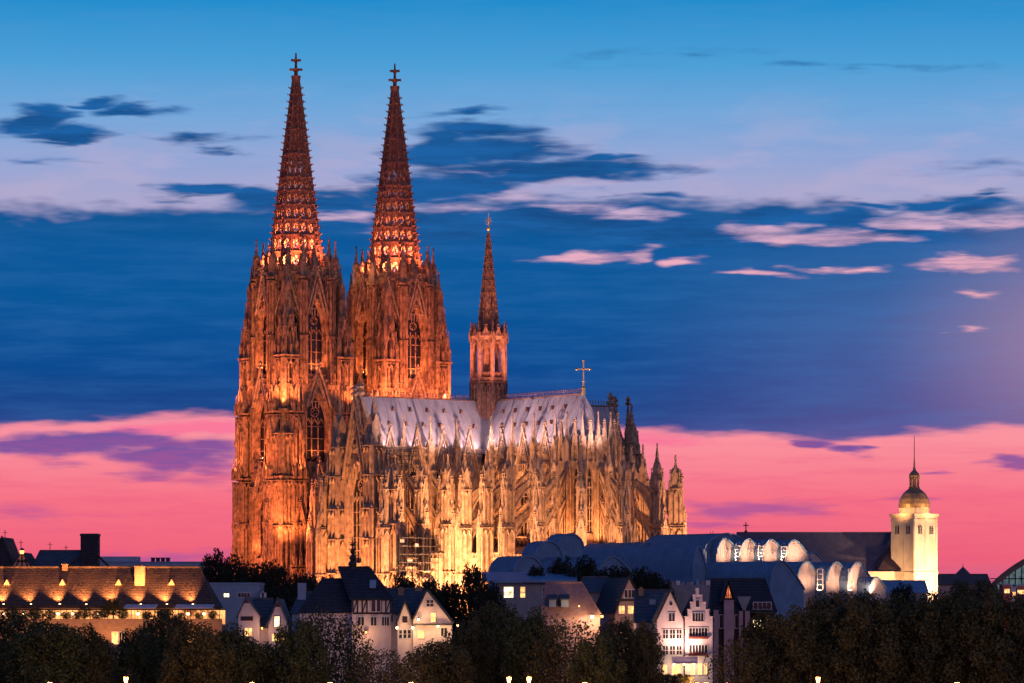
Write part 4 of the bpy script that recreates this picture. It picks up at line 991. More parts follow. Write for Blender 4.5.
# museum's low restaurant wing
Yr_ = 700
h = empty('flat_roofed_wing', (at(527, 0, Yr_)[0], Yr_, -5), 0, 'long low wing with flat blue metal roof and two yellow-lit windows', 'building')
rx, ry, rz = h.location; m_ = MB(); a, zt = at(496, 583, Yr_); b, _ = at(575, 0, Yr_); m_.box(a-rx, 0, 0, b-rx, 14, zt-rz); m_.build('wall', GREYW, h)
m_ = MB(); a, z1 = at(482, 575, Yr_-1); b, z0 = at(577, 581.5, Yr_-1); m_.add([(a-rx, -1.5, z0-rz-.2), (b-rx, -1.5, z0-rz-.2), (b-rx, 14, z1-rz+.2), (a-rx, 14, z1-rz+.2), (a-rx, -1.5, z0-rz+.3), (b-rx, -1.5, z0-rz+.3), (b-rx, 14, z1-rz+.7), (a-rx, 14, z1-rz+.7)], [(3, 2, 1, 0), (4, 5, 6, 7), (0, 1, 5, 4), (1, 2, 6, 5), (2, 3, 7, 6), (3, 0, 4, 7)])
for i in range(20): xx = a-rx+(b-a)*i/19; m_.bar((xx, -1.5, z0-rz+.33), (xx, 14, z1-rz+.73), .12)
m_.build('roof', ZINC, h)
win(h, 504, 587, 513.2, 597.5, Yr_, PANEW, nx=2, ny=2); win(h, 520.5, 587, 525, 597.5, Yr_, PANEL_, nx=1, ny=2); win(h, 543, 587, 556, 597.5, Yr_, PANE, nx=3, ny=2)

# big mansard house below the cathedral
YE = 560
h = ridge_house('mansard_house', 'big house with tall dark mansard roof, ornate ridge finial and half-timbered upper wall', 'house', 352, 391, 598, 567.5, YE, 13, WHITE, SLATED, rx0=338.5, rx1=369.5, zb=-10)
rx, ry, rz = h.location
ex = MB(); a, ze = at(297, 613, YE+1); b, _ = at(353, 0, YE+1); c_, zr = at(322, 578, YE+6); d_, _ = at(350, 0, YE+6); ze -= rz; zr -= rz; a -= rx; b -= rx; c_ -= rx; d_ -= rx
ex.add([(a, .6, ze), (b, .6, ze), (d_, 6.5, zr), (c_, 6.5, zr), (a, 12.4, ze), (b, 12.4, ze)], [(0, 1, 2, 3), (5, 4, 3, 2), (4, 0, 3), (1, 5, 2), (0, 4, 5, 1)]); ex.build('side_roof', SLATED, h)
ex = MB(); ex.box(a+.4, 1.0, 0, b, 12, ze-.05); ex.build('side_wall', WHITE, h)
tm = MB(); x0, zt = at(353, 599, YE); x1, zb_ = at(390.5, 613, YE); x0 -= rx; x1 -= rx; zt -= rz; zb_ -= rz
tm.box(x0, -.1, zb_-.2, x1, -.01, zb_+.1); tm.box(x0, -.1, zt-.25, x1, -.01, zt)
for i in range(9): xx = x0+(x1-x0)*i/8; tm.box(xx-.1, -.1, zb_, xx+.1, -.012, zt)
for i in (0, 2, 5, 7): xx = x0+(x1-x0)*i/8; tm.bar((xx, -.06, zb_), (xx+(x1-x0)/8, -.06, zt), .15, .08)
tm.build('timber_frame', TIMBER, h)
for x0, x1, y0, y1, n in ((371.5, 375.5, 600, 611.5, 1), (376.8, 380.4, 600, 611.5, 1), (371, 376.5, 617, 625.5, 2), (382, 389, 617, 625.5, 3), (358, 364, 617, 625, 2)): win(h, x0, y0, x1, y1, YE, PANE, nx=n, off=.12)
sk = MB(); a, zt = at(370, 583.5, YE+3.2); b, zb_ = at(376, 589.5, YE+1.6); slab(sk, (a-rx, 1.35, zb_-rz+.2), (b-rx, 1.35, zb_-rz+.2), (b-rx, 2.9, zt-rz+.5), (a-rx, 2.9, zt-rz+.5), .1); sk.build('skylight', BLUEW, h)
fi = MB(); fx_, zb_ = at(352.5, 568, YE+6.5); fx_ -= rx; zb_ -= rz; old = fi.M; fi.M = Matrix.Translation((fx_, 6.5, zb_-.3))
fi.lathe(0, 0, [(.7, 0), (.5, .5), (.75, .9), (.28, 1.5), (.62, 1.9), (.2, 2.5), (.45, 2.9), (.12, 3.5), (.1, 4.9), (.02, 5.4)], 8)
for z, r_ in ((1.9, .8), (2.9, .6), (3.7, .4)):
    for k in range(4): fi.bar((0, 0, z), (r_*math.cos(k*1.571+.5), r_*math.sin(k*1.571+.5), z+.35), .12); fi.crocket(r_*math.cos(k*1.571+.5), r_*math.sin(k*1.571+.5), z+.45, .15)
fi.bar((-.7, 0, 4.4), (.7, 0, 4.4), .1); fi.build('ridge_finial', METAL, h)
for px in (352,): wlamp(366, 632, YE-1.2, 500, 'wall lamp low on the half-timbered mansard house', (1, .5, .22), .15)

# cluster of small white houses with lamps
YF = 556
h = ridge_house('chimneyed_house', 'small house with two stubby chimneys on a blue slate roof', 'house', 386, 428, 612, 589, YF+5, 10, WHITE, SLATE, rx1=424)
chimney(h, 401, 588, 600, YF+9, .95); chimney(h, 418.5, 587, 594, YF+10, 1.1); chimney(h, 385.5, 587, 593, YF+10, .8)
win(h, 388, 615, 393, 622, YF+5, PANE)
h = gable_house('small_gable_house', 'tiny white house with sharp little gable between two bright lamps', 'house', 397.5, 412.5, 623, 603, YF, 7, WHITE, SLATED)
win(h, 403.2, 617, 406.8, 622, YF, PANE, frame=TIMBER)
for x0 in (399, 403.4, 407.8): win(h, x0, 630, x0+3, 638, YF, PANE, nx=1, ny=2)
h = gable_house('ochre_gable_house', 'broad gabled house glowing orange under its lamps, square attic window', 'house', 413, 451.5, 622, 591, YF-1, 10, WHITE, SLATED, apx=427)
win(h, 426.5, 600, 433.5, 606.5, YF-1, PANE, nx=2, ny=2); win(h, 431, 613, 435.5, 622, YF-1, PANEL_, nx=1, ny=2); win(h, 418, 631, 424, 638, YF-1, PANEL_, nx=2); win(h, 441, 628, 447, 636, YF-1, PANE, nx=2)
sh = MB(); a, z = at(414, 624, YF-1); b, _ = at(452, 624, YF-1); sh.box(a-h.location.x, -1.3, z-h.location.z-.2, b-h.location.x, .0, z-h.location.z+.1); sh.build('canopy', SLATED, h)
for px, py, w_, lb in ((418.5, 619, 900, 'bright lamp at the left eave of the broad orange-lit gable'), (412.8, 627.5, 700, 'lamp on the corner right of the tiny sharp gable'), (397, 627.5, 600, 'lamp on the corner left of the tiny sharp gable'),
                       (438, 626, 700, 'lamp beneath the window of the broad orange-lit gable'), (457.5, 625.5, 500, 'lamp in the foliage right of the broad orange-lit gable')):
    wlamp(px, py, YF-2.4, w_, lb, (1, .55, .24), .18, BULBW)

# twin gables
YD = 560
h = gable_house('rose_gable_house', 'pink-white pointed gable with small dark attic triangle, left one of a pair', 'house', 238.5, 259.5, 616, 597.5, YD, 11, WHITE, SLATE, apx=246.6)
a, za = at(243.5, 603.2, YD); b, zt = at(249.5, 598.6, YD); m_ = MB(); m_.add([(a-h.location.x, -.03, za-h.location.z), (b-h.location.x, -.03, za-h.location.z), ((a+b)/2-h.location.x, -.03, zt-h.location.z)], [(0, 1, 2)]); m_.build('attic_panel', PANE, h)
win(h, 241.5, 617, 252.5, 620, YD, PANE, nx=5, frame=TIMBER); win(h, 245, 628, 252, 636, YD, PANEL_, nx=2)
h = ridge_house('link_house', 'low slate-roofed link between the two pink-white gables', 'house', 252, 271, 626, 599, YD+1.5, 9, WHITE, SLATE)
h = gable_house('tall_gable_house', 'pink-white pointed gable with a tall lit window, right one of a pair', 'house', 268.5, 287.5, 624, 599.5, YD, 11, WHITE, SLATE, apx=278)
a, za = at(274.8, 607, YD); b, zt = at(281, 601.2, YD); m_ = MB(); m_.add([(a-h.location.x, -.03, za-h.location.z), (b-h.location.x, -.03, za-h.location.z), ((a+b)/2-h.location.x, -.03, zt-h.location.z)], [(0, 1, 2)]); m_.build('attic_panel', PANE, h)
win(h, 274.3, 616.5, 279.5, 627, YD, PANEW, nx=1, ny=2, frame=TIMBER); win(h, 272, 634, 284, 641, YD, PANEL_, nx=4)
wlamp(262, 628, YD-1.4, 500, 'lamp between the pair of pink-white gables', (1, .5, .22), .14)
# pale blue flat block behind
h = empty('flat_roofed_block', (at(236, 0, 640)[0], 640, -8), 0, 'flat-roofed pale blue block with a white stair hood on its right', 'building'); rx, ry, rz = h.location
m_ = MB(); a, zt = at(208, 584.5, 640); b, _ = at(259.5, 0, 640); m_.box(a-rx, 0, 0, b-rx, 12, zt-rz); m_.box(a-rx-.15, -.15, zt-rz, b-rx+.15, 12, zt-rz+.35)
m_.build('wall', BLUEW, h)
win(h, 224, 593.5, 229, 597, 640, PANEW, nx=2); win(h, 238, 593, 250, 597, 640, PANE, nx=4)
m_ = MB(); a, zt = at(260, 591, 638); b, zb_ = at(265.5, 601, 638)
m_.box(a-rx, -2, zb_-rz, a-rx+.3, 1, zt-rz); m_.box(b-rx-.3, -2, zb_-rz, b-rx, 1, zt-rz); m_.box(a-rx, -2, zt-rz-.3, b-rx, 1, zt-rz+.003); m_.build('stair_hood', WHITE, h)
h = ridge_house('shed_roofed_house', 'low blue-roofed house half hidden left of the mansard house', 'house', 292, 330, 612, 592, 600, 10, BLUEW, SLATE, rx0=300)
m_ = MB(); a, zt = at(298, 583, 604); b, zb_ = at(306, 600, 604); m_.box(a-h.location.x, 3, zb_-h.location.z, b-h.location.x, 5, zt-h.location.z); m_.build('stair_box', BLUEW, h)

# ------------------------------------------------------------------ long hall with floodlit tiled roof, left
YA = 600
h = ridge_house('long_hall', 'long hall with dark tiled hipped roof washed by a row of orange uplights', 'hall', -34, 214, 606, 567.5, YA, 15, BRICKC, TILE, rx1=200, zb=-9)
chimney(h, 140, 565.5, 586, YA+4.5, 1.7, BRICKC, 1.4); chimney(h, 65, 563.5, 571, YA+7, .9, BRICKC); rx, ry, rz = h.location
m_ = MB(); a, z = at(-34, 604.5, YA-.6); b, _ = at(214, 0, YA-.6); m_.tube((a-rx, -.55, z-rz-.12), (b-rx, -.55, z-rz-.12), .12, .12); m_.build('gutter', METAL, h)
ts = math.hypot(7.9, 5.9)
for i, px in enumerate((7.5, 63, 119, 172)):
    a, z = at(px, 583.5, YA+4.2); m_ = MB(); m_.M = Matrix.Translation((a-rx, 4.0, z-rz-.3)); m_.add([(-.55, -.8, 0), (.55, -.8, 0), (0, -.8, 1.0), (-.55, 1.3, 0), (.55, 1.3, 0), (0, 1.6, 1.0)], [(0, 1, 2), (0, 2, 5, 3), (1, 4, 5, 2)]); m_.build('roof_vent', BRICKC, h)
for i, px in enumerate((3.6, 31, 59.7, 86.4, 113.4, 140.8, 167, 192.8)):
    a, z = at(px, 603.6, YA-.9); o_ = empty('roof_uplight', (a, YA-.9, z-.1), 0, ['first', 'second', 'third', 'fourth', 'fifth', 'sixth', 'seventh', 'eighth'][i]+' uplight from the left along the eave of the long tiled hall', 'floodlight', 'uplights along the hall eave')
    m_ = MB(); m_.cone(0, 0, -.25, .12, 0, .2, 8); m_.bar((0, .05, -.2), (0, .5, -.25), .07); m_.build('housing', METAL, o_)
    m_ = MB(); m_.cone(0, 0, .003, .17, .05, .15, 8); m_.build('lens', BULBW, o_)
    l = bpy.data.lights.new('uplight', 'SPOT'); l.energy = (26000, 17000, 24000, 19000, 28000, 20000, 26000, 18000)[i]; l.color = (1, .36, .10); l.spot_size = R(66); l.spot_blend = 1; l.shadow_soft_size = .12
    lo_ = bpy.data.objects.new('uplight', l); col.objects.link(lo_); lo_.location = (a, YA-.62, z+.30); d = Vector((-1.5, 4.0, 3.0)); lo_.rotation_euler = d.to_track_quat('-Z', 'Y').to_euler()
# terrace in front
h = empty('roof_terrace', (at(90, 0, 592)[0], 592, -9), 0, 'lit restaurant terrace with parapet and glazed bays below the long tiled roof', 'terrace'); rx, ry, rz = h.location
m_ = MB(); a, zt = at(-34, 619.5, 592); b, _ = at(222, 0, 592); m_.box(a-rx, 0, 0, b-rx, 7.9, zt-rz-.9); m_.box(a-rx, 0, zt-rz-.9, b-rx, .3, zt-rz); m_.box(a-rx, -.08, zt-rz, b-rx, .38, zt-rz+.12); m_.build('wall', BRICKC, h)
for i, (x0, x1) in enumerate(((112, 118), (119.5, 124), (180, 186), (188, 193), (60, 66), (30, 36))): win(h, x0, 632, x1, 644, 592, PANEL_ if i % 3 == 0 else PANE, nx=2, ny=2)
m_ = MB(); zf = zt-rz-.85
for i in range(44):
    xx = a-rx+(b-a)*i/43; m_.box(xx-.05, 7.2, zf, xx+.05, 7.3, zf+2.45)
m_.box(a-rx, 7.15, zf+2.4, b-rx, 7.35, zf+2.6); m_.build('glazing_frame', METAL, h)
m_ = MB(); m_.quad((a-rx, 7.4, zf), (b-rx, 7.4, zf), (b-rx, 7.4, zf+2.4), (a-rx, 7.4, zf+2.4)); m_.build('glazing', lit_window('terrace_glow', (1, .42, .13), .9, .35, .05, 2.4), h)
rl = MB()
for i in range(90): xx = a-rx+(b-a)*i/89; rl.box(xx-.02, .12, zt-rz+.12, xx+.02, .16, zt-rz+.75)
rl.box(a-rx, .1, zt-rz+.73, b-rx, .18, zt-rz+.79); rl.build('railing', METAL, h)
for x0, x1, lb in ((124, 156, 'flat white awning over the middle of the lit terrace'), (175, 213, 'flat white awning at the right end of the lit terrace')):
    p_, z = at(x0, 607, 594); q_, _ = at(x1, 0, 594); e_ = empty('terrace_awning', ((p_+q_)/2, 594, z), 0, lb, 'awning'); hw = (q_-p_)/2
    m_ = MB(); slab(m_, (-hw, -1.2, -.25), (hw, -1.2, -.25), (hw, 3.2, .35), (-hw, 3.2, .35), .1); m_.build('cloth', WHITE, e_)
    m_ = MB()
    for s in (-1, -.3, .4, 1): m_.bar((s*hw*.95, -1.1, -.2), (s*hw*.95, -1.1, -2.3), .08)
    m_.build('pole', METAL, e_)
TL_ = ['near the left edge of the picture', 'above the first trees', 'left of the third roof vent', 'by the glazed middle bay', 'just left of the middle awning', 'under the middle awning', 'between the two awnings', 'under the right awning', 'at the right awning end']
for i, (px, pw) in enumerate(((3, 260), (24, 200), (58, 420), (73, 420), (98, 360), (138, 420), (160, 200), (188, 420), (204, 220))):
    wlamp(px, 613.5, 594.6, pw, 'round terrace lamp '+TL_[i], (1, .58, .25), .24, BULBW, 'terrace_lamp')

# dark roofs behind the hall
YB = 690
h = gable_house('black_gable_house', 'dark steep-roofed house at the left picture edge, behind the long hall', 'house', -14, 13, 566, 537.5, YB, 14, SLATED, SLATED, apx=2)
h = gable_house('timbered_gable_house', 'timbered gable with a glowing lamp, behind the left end of the long hall', 'house', 10, 33, 570, 553, YB-6, 12, PINKW, SLATED, apx=22)
m_ = MB(); rx, ry, rz = h.location
for x0, y0, x1, y1 in ((16, 568, 19, 559), (22, 568, 22, 555), (28, 568, 25, 559), (14, 567, 30, 567), (17, 561, 27, 561)):
    a, z0 = at(x0, y0, YB-6); b, z1 = at(x1, y1, YB-6); m_.bar((a-rx, -.08, z0-rz), (b-rx, -.08, z1-rz), .3, .12)
m_.build('timber_frame', TIMBER, h)
wlamp(22, 551, YB-7, 60, 'small yellow lamp on top of the timbered gable', (1, .5, .2), .45)
m_ = MB()
h = ridge_house('long_dark_roof_house', 'house with long blue-black roof leading to the dark brick stack', 'house', 33, 86, 568, 551, YB, 10, SLATED, SLATE, rx0=40)
for px, y0 in ((5, 530), (50, 542), (21, 540), (66, 545)):
    a, z1 = at(px, y0, YB+5); _, z0 = at(px, 556, YB+5); mm = MB(); mm.M = Matrix.Translation((a-h.location.x, 5, 0)); mm.bar((0, 0, z0-h.location.z), (0, 0, z1-h.location.z), .12)
    mm.bar((-.5, 0, z1-h.location.z-.5), (.5, 0, z1-h.location.z-.5), .08); mm.build('aerial', METAL, h)
h = empty('brick_stack', (at(89.5, 0, YB)[0], YB, -6), 0, 'tall dark square stack with braced foot above the long hall', 'chimney'); rx, ry, rz = h.location
m_ = MB(); a, zt = at(80.5, 533.5, YB); b, _ = at(98, 0, YB); m_.box(a-rx, 0, 0, b-rx, 3.4, zt-rz); m_.box(a-rx-.12, -.12, zt-rz-.5, b-rx+.12, 3.5, zt-rz-.1)
for i in range(5): xx = a-rx+(b-a)*(i+.5)/5; m_.box(xx-.1, -.1, 2, xx+.1, .0, zt-rz-.6)
m_.build('shaft', SLATED, h)
m_ = MB(); z0 = at(0, 568, YB)[1]-rz; z1 = at(0, 555, YB)[1]-rz
for s in (-1, 1): m_ = MB(); m_.bar((s*4.2, -1, z0), (s*1.5, -.3, z1), .4); m_.build('brace', TIMBER, h)
h = empty('flat_office_block', (at(150, 0, 740)[0], 740, -4), 0, 'low blue flat-roofed block with roof vents far behind the long hall', 'building'); rx, ry, rz = h.location
m_ = MB(); a, zt = at(98, 562, 740); b, _ = at(203, 0, 740); m_.box(a-rx, 0, 0, b-rx, 12, zt-rz); m_.box(a-rx, 3, zt-rz, a-rx+8, 9, zt-rz+1.2); m_.box(b-rx-16, -.1, zt-rz-2.2, b-rx+.1, 0, zt-rz-.4)
m_.build('wall', BLUEW, h)
m_ = MB(); m_.box(a-rx-.1, -.15, zt-rz-.2, b-rx+.1, 12.1, zt-rz+.1); m_.build('roof_edge', ZINC, h)
for i in range(4): a, z1 = at(152.5+i*5, 557.5, 742); mm = MB(); mm.cone(a-rx, 3, zt-rz, .42, z1-rz-.2, .42, 10); mm.cone(a-rx, 3, z1-rz-.2, .55, z1-rz, .5, 10); mm.build('roof_vent', SLATED, h)

for px in (-12, 14, 42, 70, 98, 118, 146, 172, 198):      # wash on the wall below the terrace
    x, z = at(px, 650, 588); plain_flood((x, 588.5, z), (x, 592, z+7), 1.3*K, (1, .40, .14), 110)

# ------------------------------------------------------------------ museum with shed and barrel roofs, aligned with the cathedral
MU = empty('museum', (at(700, 0, 770)[0], 770, -4), -TH, 'modern museum of blue zinc barrel roofs and a row of glowing shed ends', 'museum')
MUi = (Matrix.Translation(MU.location) @ Matrix.Rotation(-TH, 4, 'Z')).inverted()
def barrel(px, ytop, ybase, Y, width, length, prof='round', endm=ZEND, name='roof_bay', leanw=.5, ribs=.75, body=14):
    """roof bay whose near end stands at picture column px (its left foot); runs back-left from the viewer"""
    x, zt = at(px, ytop, Y); _, zb = at(px, ybase, Y); p0 = MUi @ Vector((x, Y, zb)); hgt = zt-zb; n = 14; pr = []
    for i in range(n+1):
        t = i/n
        if prof == 'round': a = math.pi*(1-t); pr.append((width/2+width/2*math.cos(a), hgt*math.sin(a)))
        else:    # shed: steep rounded shoulder on the left, long curved fall on the right
            if t < .4: a = math.pi/2*(t/.4); pr.append((width*.36*(1-math.cos(a)), hgt*(.35+.65*math.sin(a))))
            else: s = (t-.4)/.6; pr.append((width*(.36+.64*s), hgt*(1-.92*s**1.35)))
    e0 = p0.x; n0 = p0.y; zz = p0.z
    b = MB()
    top = [(e0, n0+q, zz+w) for q, w in pr]; back = [(e0-length, n0+q, zz+w) for q, w in pr]
    for i in range(n): b.quad(top[i], back[i], back[i+1], top[i+1], 0)
    k = int(length/ribs)
    for j in range(k+1):
        e = e0-j*ribs*.999
        for i in range(n): b.bar((e, n0+pr[i][0], zz+pr[i][1]+.03), (e, n0+pr[i+1][0], zz+pr[i+1][1]+.03), .09, .12, 1)
    b.quad((e0-.3, n0+.05, zz-body), (e0-length, n0+.05, zz-body), (e0-length, n0+.05, zz+pr[0][1]), (e0-.3, n0+.05, zz+pr[0][1]), 0)
    o = b.build(name, [ZINC, ZINCR], MU)
    w = MB()
    poly = [(e0-.25, n0+.02, zz-body), (e0-.25, n0+width-.02, zz-body)]+[(e0-.25, y_, z_) for (_, y_, z_) in reversed(top)]
    w.add(poly, [tuple(range(len(poly)))]); m_ = int(width/.55)
    for i in range(1, m_):
        q = width*i/m_; hh = 0
        for (qa, wa), (qb, wb) in zip(pr, pr[1:]):
            if qa <= q <= qb and qb > qa: hh = wa+(wb-wa)*(q-qa)/(qb-qa)
        w.box(e0-.27, n0+q-.06, zz-body*.3, e0-.19, n0+q+.06, zz+hh-.1)
    w.build('end_wall', endm, o)
    r = MB()
    for (q1, w1), (q2, w2) in zip(pr, pr[1:]): r.bar((e0, n0+q1, zz+w1), (e0, n0+q2, zz+w2), .35, .3)
    r.build('verge', ZINC, o)
    return p0
def mflood(px, py, Y, de, dn, tz, power, size=110, colr=(1.0, .52, .30)):
    x, z = at(px, py, Y); l = bpy.data.lights.new('museum_light', 'SPOT'); l.energy = power*3.0; l.color = colr; l.spot_size = R(size); l.spot_blend = 1; l.shadow_soft_size = .25
    o = bpy.data.objects.new('museum_light', l); col.objects.link(o); p = Matrix.Rotation(-TH, 4, 'Z') @ Vector((de, dn, 0)); o.location = (x+p.x, Y+p.y, z)
    d = Vector((-p.x, -p.y, tz)); o.rotation_euler = d.to_track_quat('-Z', 'Y').to_euler()
barrel(700, 533, 566, 800, 16, 24, 'round', ZINC); barrel(628, 542, 570, 815, 14, 22, 'round', ZINC)
barrel(693, 546, 590, 772, 5, 46, 'shed', ZINC, ribs=.9)
for i, px in enumerate((717, 740, 763, 786)):
    barrel(px, 538+i*.6, 562, 800, 7.6, 26, 'shed'); mflood(px+12, 559.5, 800, 3.3, 0, 2.5, 1500)
barrel(808, 552, 563, 806, 5, 14, 'shed')
for i, px in enumerate((797, 827, 848)):
    barrel(px, 561.5+i*.3, 592, 770, 8.4, 20, 'shed'); mflood(px+12, 594, 770, 4.0, 0, 5.5, 1700)
barrel(871, 577, 590, 768, 4.5, 12, 'shed'); mflood(879, 592, 768, 4.0, 0, 3, 260)
barrel(771, 561, 592, 756, 9.5, 42, 'shed', ZINC, ribs=.8)
barrel(513, 556, 576, 742, 8, 9, 'round', ZINC); barrel(535, 541, 558, 770, 7.5, 5, 'round', ZINC); barrel(557, 533.5, 549, 785, 7.5, 5, 'round', ZINC)
barrel(600, 556, 580, 752, 10, 30, 'shed', ZINC)
# white access frames between the sheds
fr = MB()
for px, y0, y1, Y in ((738, 546, 560, 799), (761, 546, 560, 799), (784, 547, 560, 799), (820, 569, 590, 768), (851, 569, 590, 768)):
    x, zt = at(px, y0, Y); _, zb_ = at(px, y1, Y); p = MUi @ Vector((x, Y, zt)); q = MUi @ Vector((x, Y, zb_))
    for dn in (-.8, .8): fr.bar((p.x, p.y+dn, q.z), (p.x, p.y+dn, p.z), .14)
    for i in range(5): z = q.z+(p.z-q.z)*i/4; fr.bar((p.x, p.y-.8, z), (p.x, p.y+.8, z), .1)
fr.build('access_frame', ZEND, MU)
bd = MB(); p = MUi @ Vector((*[at(700, 0, 770)[0], 770], 0)); bd.box(-70, 20, -4, -6, 44, 18); bd.build('lower_block', ZINC, MU)
# rooftop plant in front of the museum
h = empty('rooftop_plant', (at(692, 0, 700)[0], 700, -4), 0, 'cluttered dark roof with pale ventilation boxes before the museum', 'building'); rx, ry, rz = h.location
m_ = MB(); a, zt = at(664, 585, 700); b, _ = at(714, 0, 700); m_.box(a-rx, 0, 0, b-rx, 12, zt-rz); m_.build('wall', GREYW, h)
for i in range(9):
    px = 668+i*5; x, z = at(px, 585-random.uniform(3, 7), 701); mm = MB(); mm.box(x-rx-.4, 1+random.random()*3, zt-rz, x-rx+.45, 6, z-rz); mm.build('ventilation_box', [ZINC, GREYW, WHITE][i % 3], h)
# station hall roof & boxes, right edge
# ------------------------------------------------------------------ church with onion-domed tower
YC = 1000
CHU = empty('church', (at(914.3, 0, YC)[0], YC, -4), R(38), 'pale floodlit church tower with onion dome and lantern beside a long dark nave roof', 'church')
t_ = MB(); S = 4.55; zt = at(0, 517, YC)[1]+4; z2 = at(0, 572, YC)[1]+4
t_.box(-S, -S, 0, S, S, zt)
for q in range(4):
    def fc(b):
        for x in (-S+.35, 0, S-.35): b.box(x-.35, -.18, 0, x+.35, 0, zt-.2)
        b.box(-S-.2, -.28, z2-.5, S+.2, 0, z2); b.box(-S-.2, -.25, zt-1.1, S+.2, 0, zt-.7)
    with_M(t_, face(90*q, S), fc)
t_.cbox(0, 0, zt, S+.35, S+.35, zt+.5); t_.cbox(0, 0, zt+.5, S+.55, S+.55, zt+.85)
TO = t_.build('tower', CREAM, CHU)
for q in range(4):
    for x in (-2.2, 2.2):
        w_ = MB(); w_.M = face(90*q, S+.04) @ Matrix.Translation((x, 0, 0)); zz = at(0, 534, YC)[1]+4
        w_.box(-.75, -.06, zz-.1, .75, .02, zz+2.2, 0); w_.box(-.95, -.1, zz-.3, .95, .02, zz-.1, 1); w_.box(-.95, -.1, zz+2.2, .95, .02, zz+2.4, 1)
        for s in (-.28, 0, .28): w_.box(s-.04, -.1, zz-.1, s+.04, -.061, zz+2.2, 1)
        w_.build('belfry_opening', [GLASSD, CREAM], TO)
COP = mat('aged_copper_dome', (0.36, 0.26, 0.15), (0.2, 0.14, 0.08), .8, .45, metallic=.3)
zc = zt+.85; s_ = lambda y: at(0, y, YC)[1]+4
dm = MB(); dm.lathe(0, 0, [(4.1, zc), (4.1, s_(508)), (4.35, s_(507.6)), (4.45, s_(504)), (4.1, s_(499)), (3.2, s_(493.5)), (1.9, s_(489.5)), (1.4, s_(488))], 24)
for k in range(12): dm.tube((4.4*math.cos(k*.5236), 4.4*math.sin(k*.5236), s_(507)), (1.9*math.cos(k*.5236), 1.9*math.sin(k*.5236), s_(489.5)), .12, .08, 4) if False else None
dm.build('dome', COP, TO)
dr = MB(); dr.lathe(0, 0, [(4.5, zc), (4.5, zc+.3), (4.2, zc+.35)], 24); dr.cone(0, 0, zc+.003, 4.15, s_(508)+.02, 4.14, 24)
for k in range(8): a = k*math.pi/4+.2; dr.cone(4.1*math.cos(a), 4.1*math.sin(a), zc+.4, .28, s_(508), .28, 6)
dr.build('drum', CREAM, TO)
la = MB(); la.cone(0, 0, s_(488), 1.7, s_(487), 1.5, 8)
for k in range(8): a = k*math.pi/4; la.cone(1.2*math.cos(a), 1.2*math.sin(a), s_(487), .2, s_(479), .18, 6)
la.cone(0, 0, s_(487), .55, s_(479), .5, 8); la.cone(0, 0, s_(479), 1.55, s_(478), 1.55, 8)
la.lathe(0, 0, [(1.4, s_(478)), (1.55, s_(475.5)), (1.1, s_(472.5)), (.5, s_(470.5)), (.3, s_(467)), (.14, s_(458)), (.08, s_(436))], 10); la.build('lantern', COP, TO)
nv2 = MB(); nv2.M = Matrix.Rotation(-R(38), 4, 'Z')
x0 = at(735, 0, YC)[0]-CHU.location.x; x1 = -4.6; y0 = 1; y1 = 17; ze = s_(571); zr = s_(533.5)+ .5
nv2.box(x0, y0, 0, x1, y1, ze); nv2.box(x1-9, -2.4, 0, x1+1, 1, s_(571.5)); nv2.build('nave', CREAM, CHU)
ro = MB(); ro.M = Matrix.Rotation(-R(38), 4, 'Z'); m_y = (y0+y1)/2
ro.add([(x0, y0-.5, ze), (x1, y0-.5, ze), (x1, y1+.5, ze), (x0, y1+.5, ze), (x0+1, m_y, zr), (x1, m_y, zr)], [(0, 1, 5, 4), (2, 3, 4, 5), (3, 0, 4), (1, 2, 5)])
ro.bar((x0+1, m_y, zr), (x1, m_y, zr), .3, .3)
ro.build('nave_roof', mat('church_slate', (0.13, 0.12, 0.17), (0.09, 0.085, 0.125), .6), CHU)
hp = MB(); hp.M = Matrix.Rotation(-R(38), 4, 'Z'); hp.add([(x1-6, -2.8, ze+.2), (x1+.6, -2.8, ze+.2), (x1-1.5, 4.5, s_(545)), (x1-6, 3.4, ze+3.3), (x1+.6, 3.4, ze+3.3)], [(0, 1, 2), (0, 2, 3), (1, 4, 2)]); hp.build('chapel_roof', mat('church_tile', (0.16, 0.09, 0.08), (0.1, 0.06, 0.055), .9), CHU)
fcx = MB(); fcx.M = Matrix.Rotation(-R(38), 4, 'Z'); xx = at(748, 0, YC)[0]-CHU.location.x
fcx.bar((xx, m_y, zr-.2), (xx, m_y, zr+2.9), .3); fcx.bar((xx-.8, m_y, zr+2), (xx+.8, m_y, zr+2), .28); fcx.crocket(xx, m_y, zr+.3, .5); fcx.build('ridge_cross', METAL, CHU)
tx = CHU.location.x
plain_flood((tx-14, 976, -2), (tx-1, YC-3, 20), 430*K, (1, .56, .28), 70); plain_flood((tx+13, 982, 9), (tx+2, YC-3, 22), 120*K, (1, .58, .30), 70)
for s in (-1, 1): plain_flood((tx+s*7.4, YC-7.4, s_(517)-4+.8), (tx, YC, s_(495)-4), 5*K, (1, .46, .16), 110)
plain_flood((tx-14, 985, 8), (tx-8, YC, 16), 30*K, (1, .50, .20), 90)
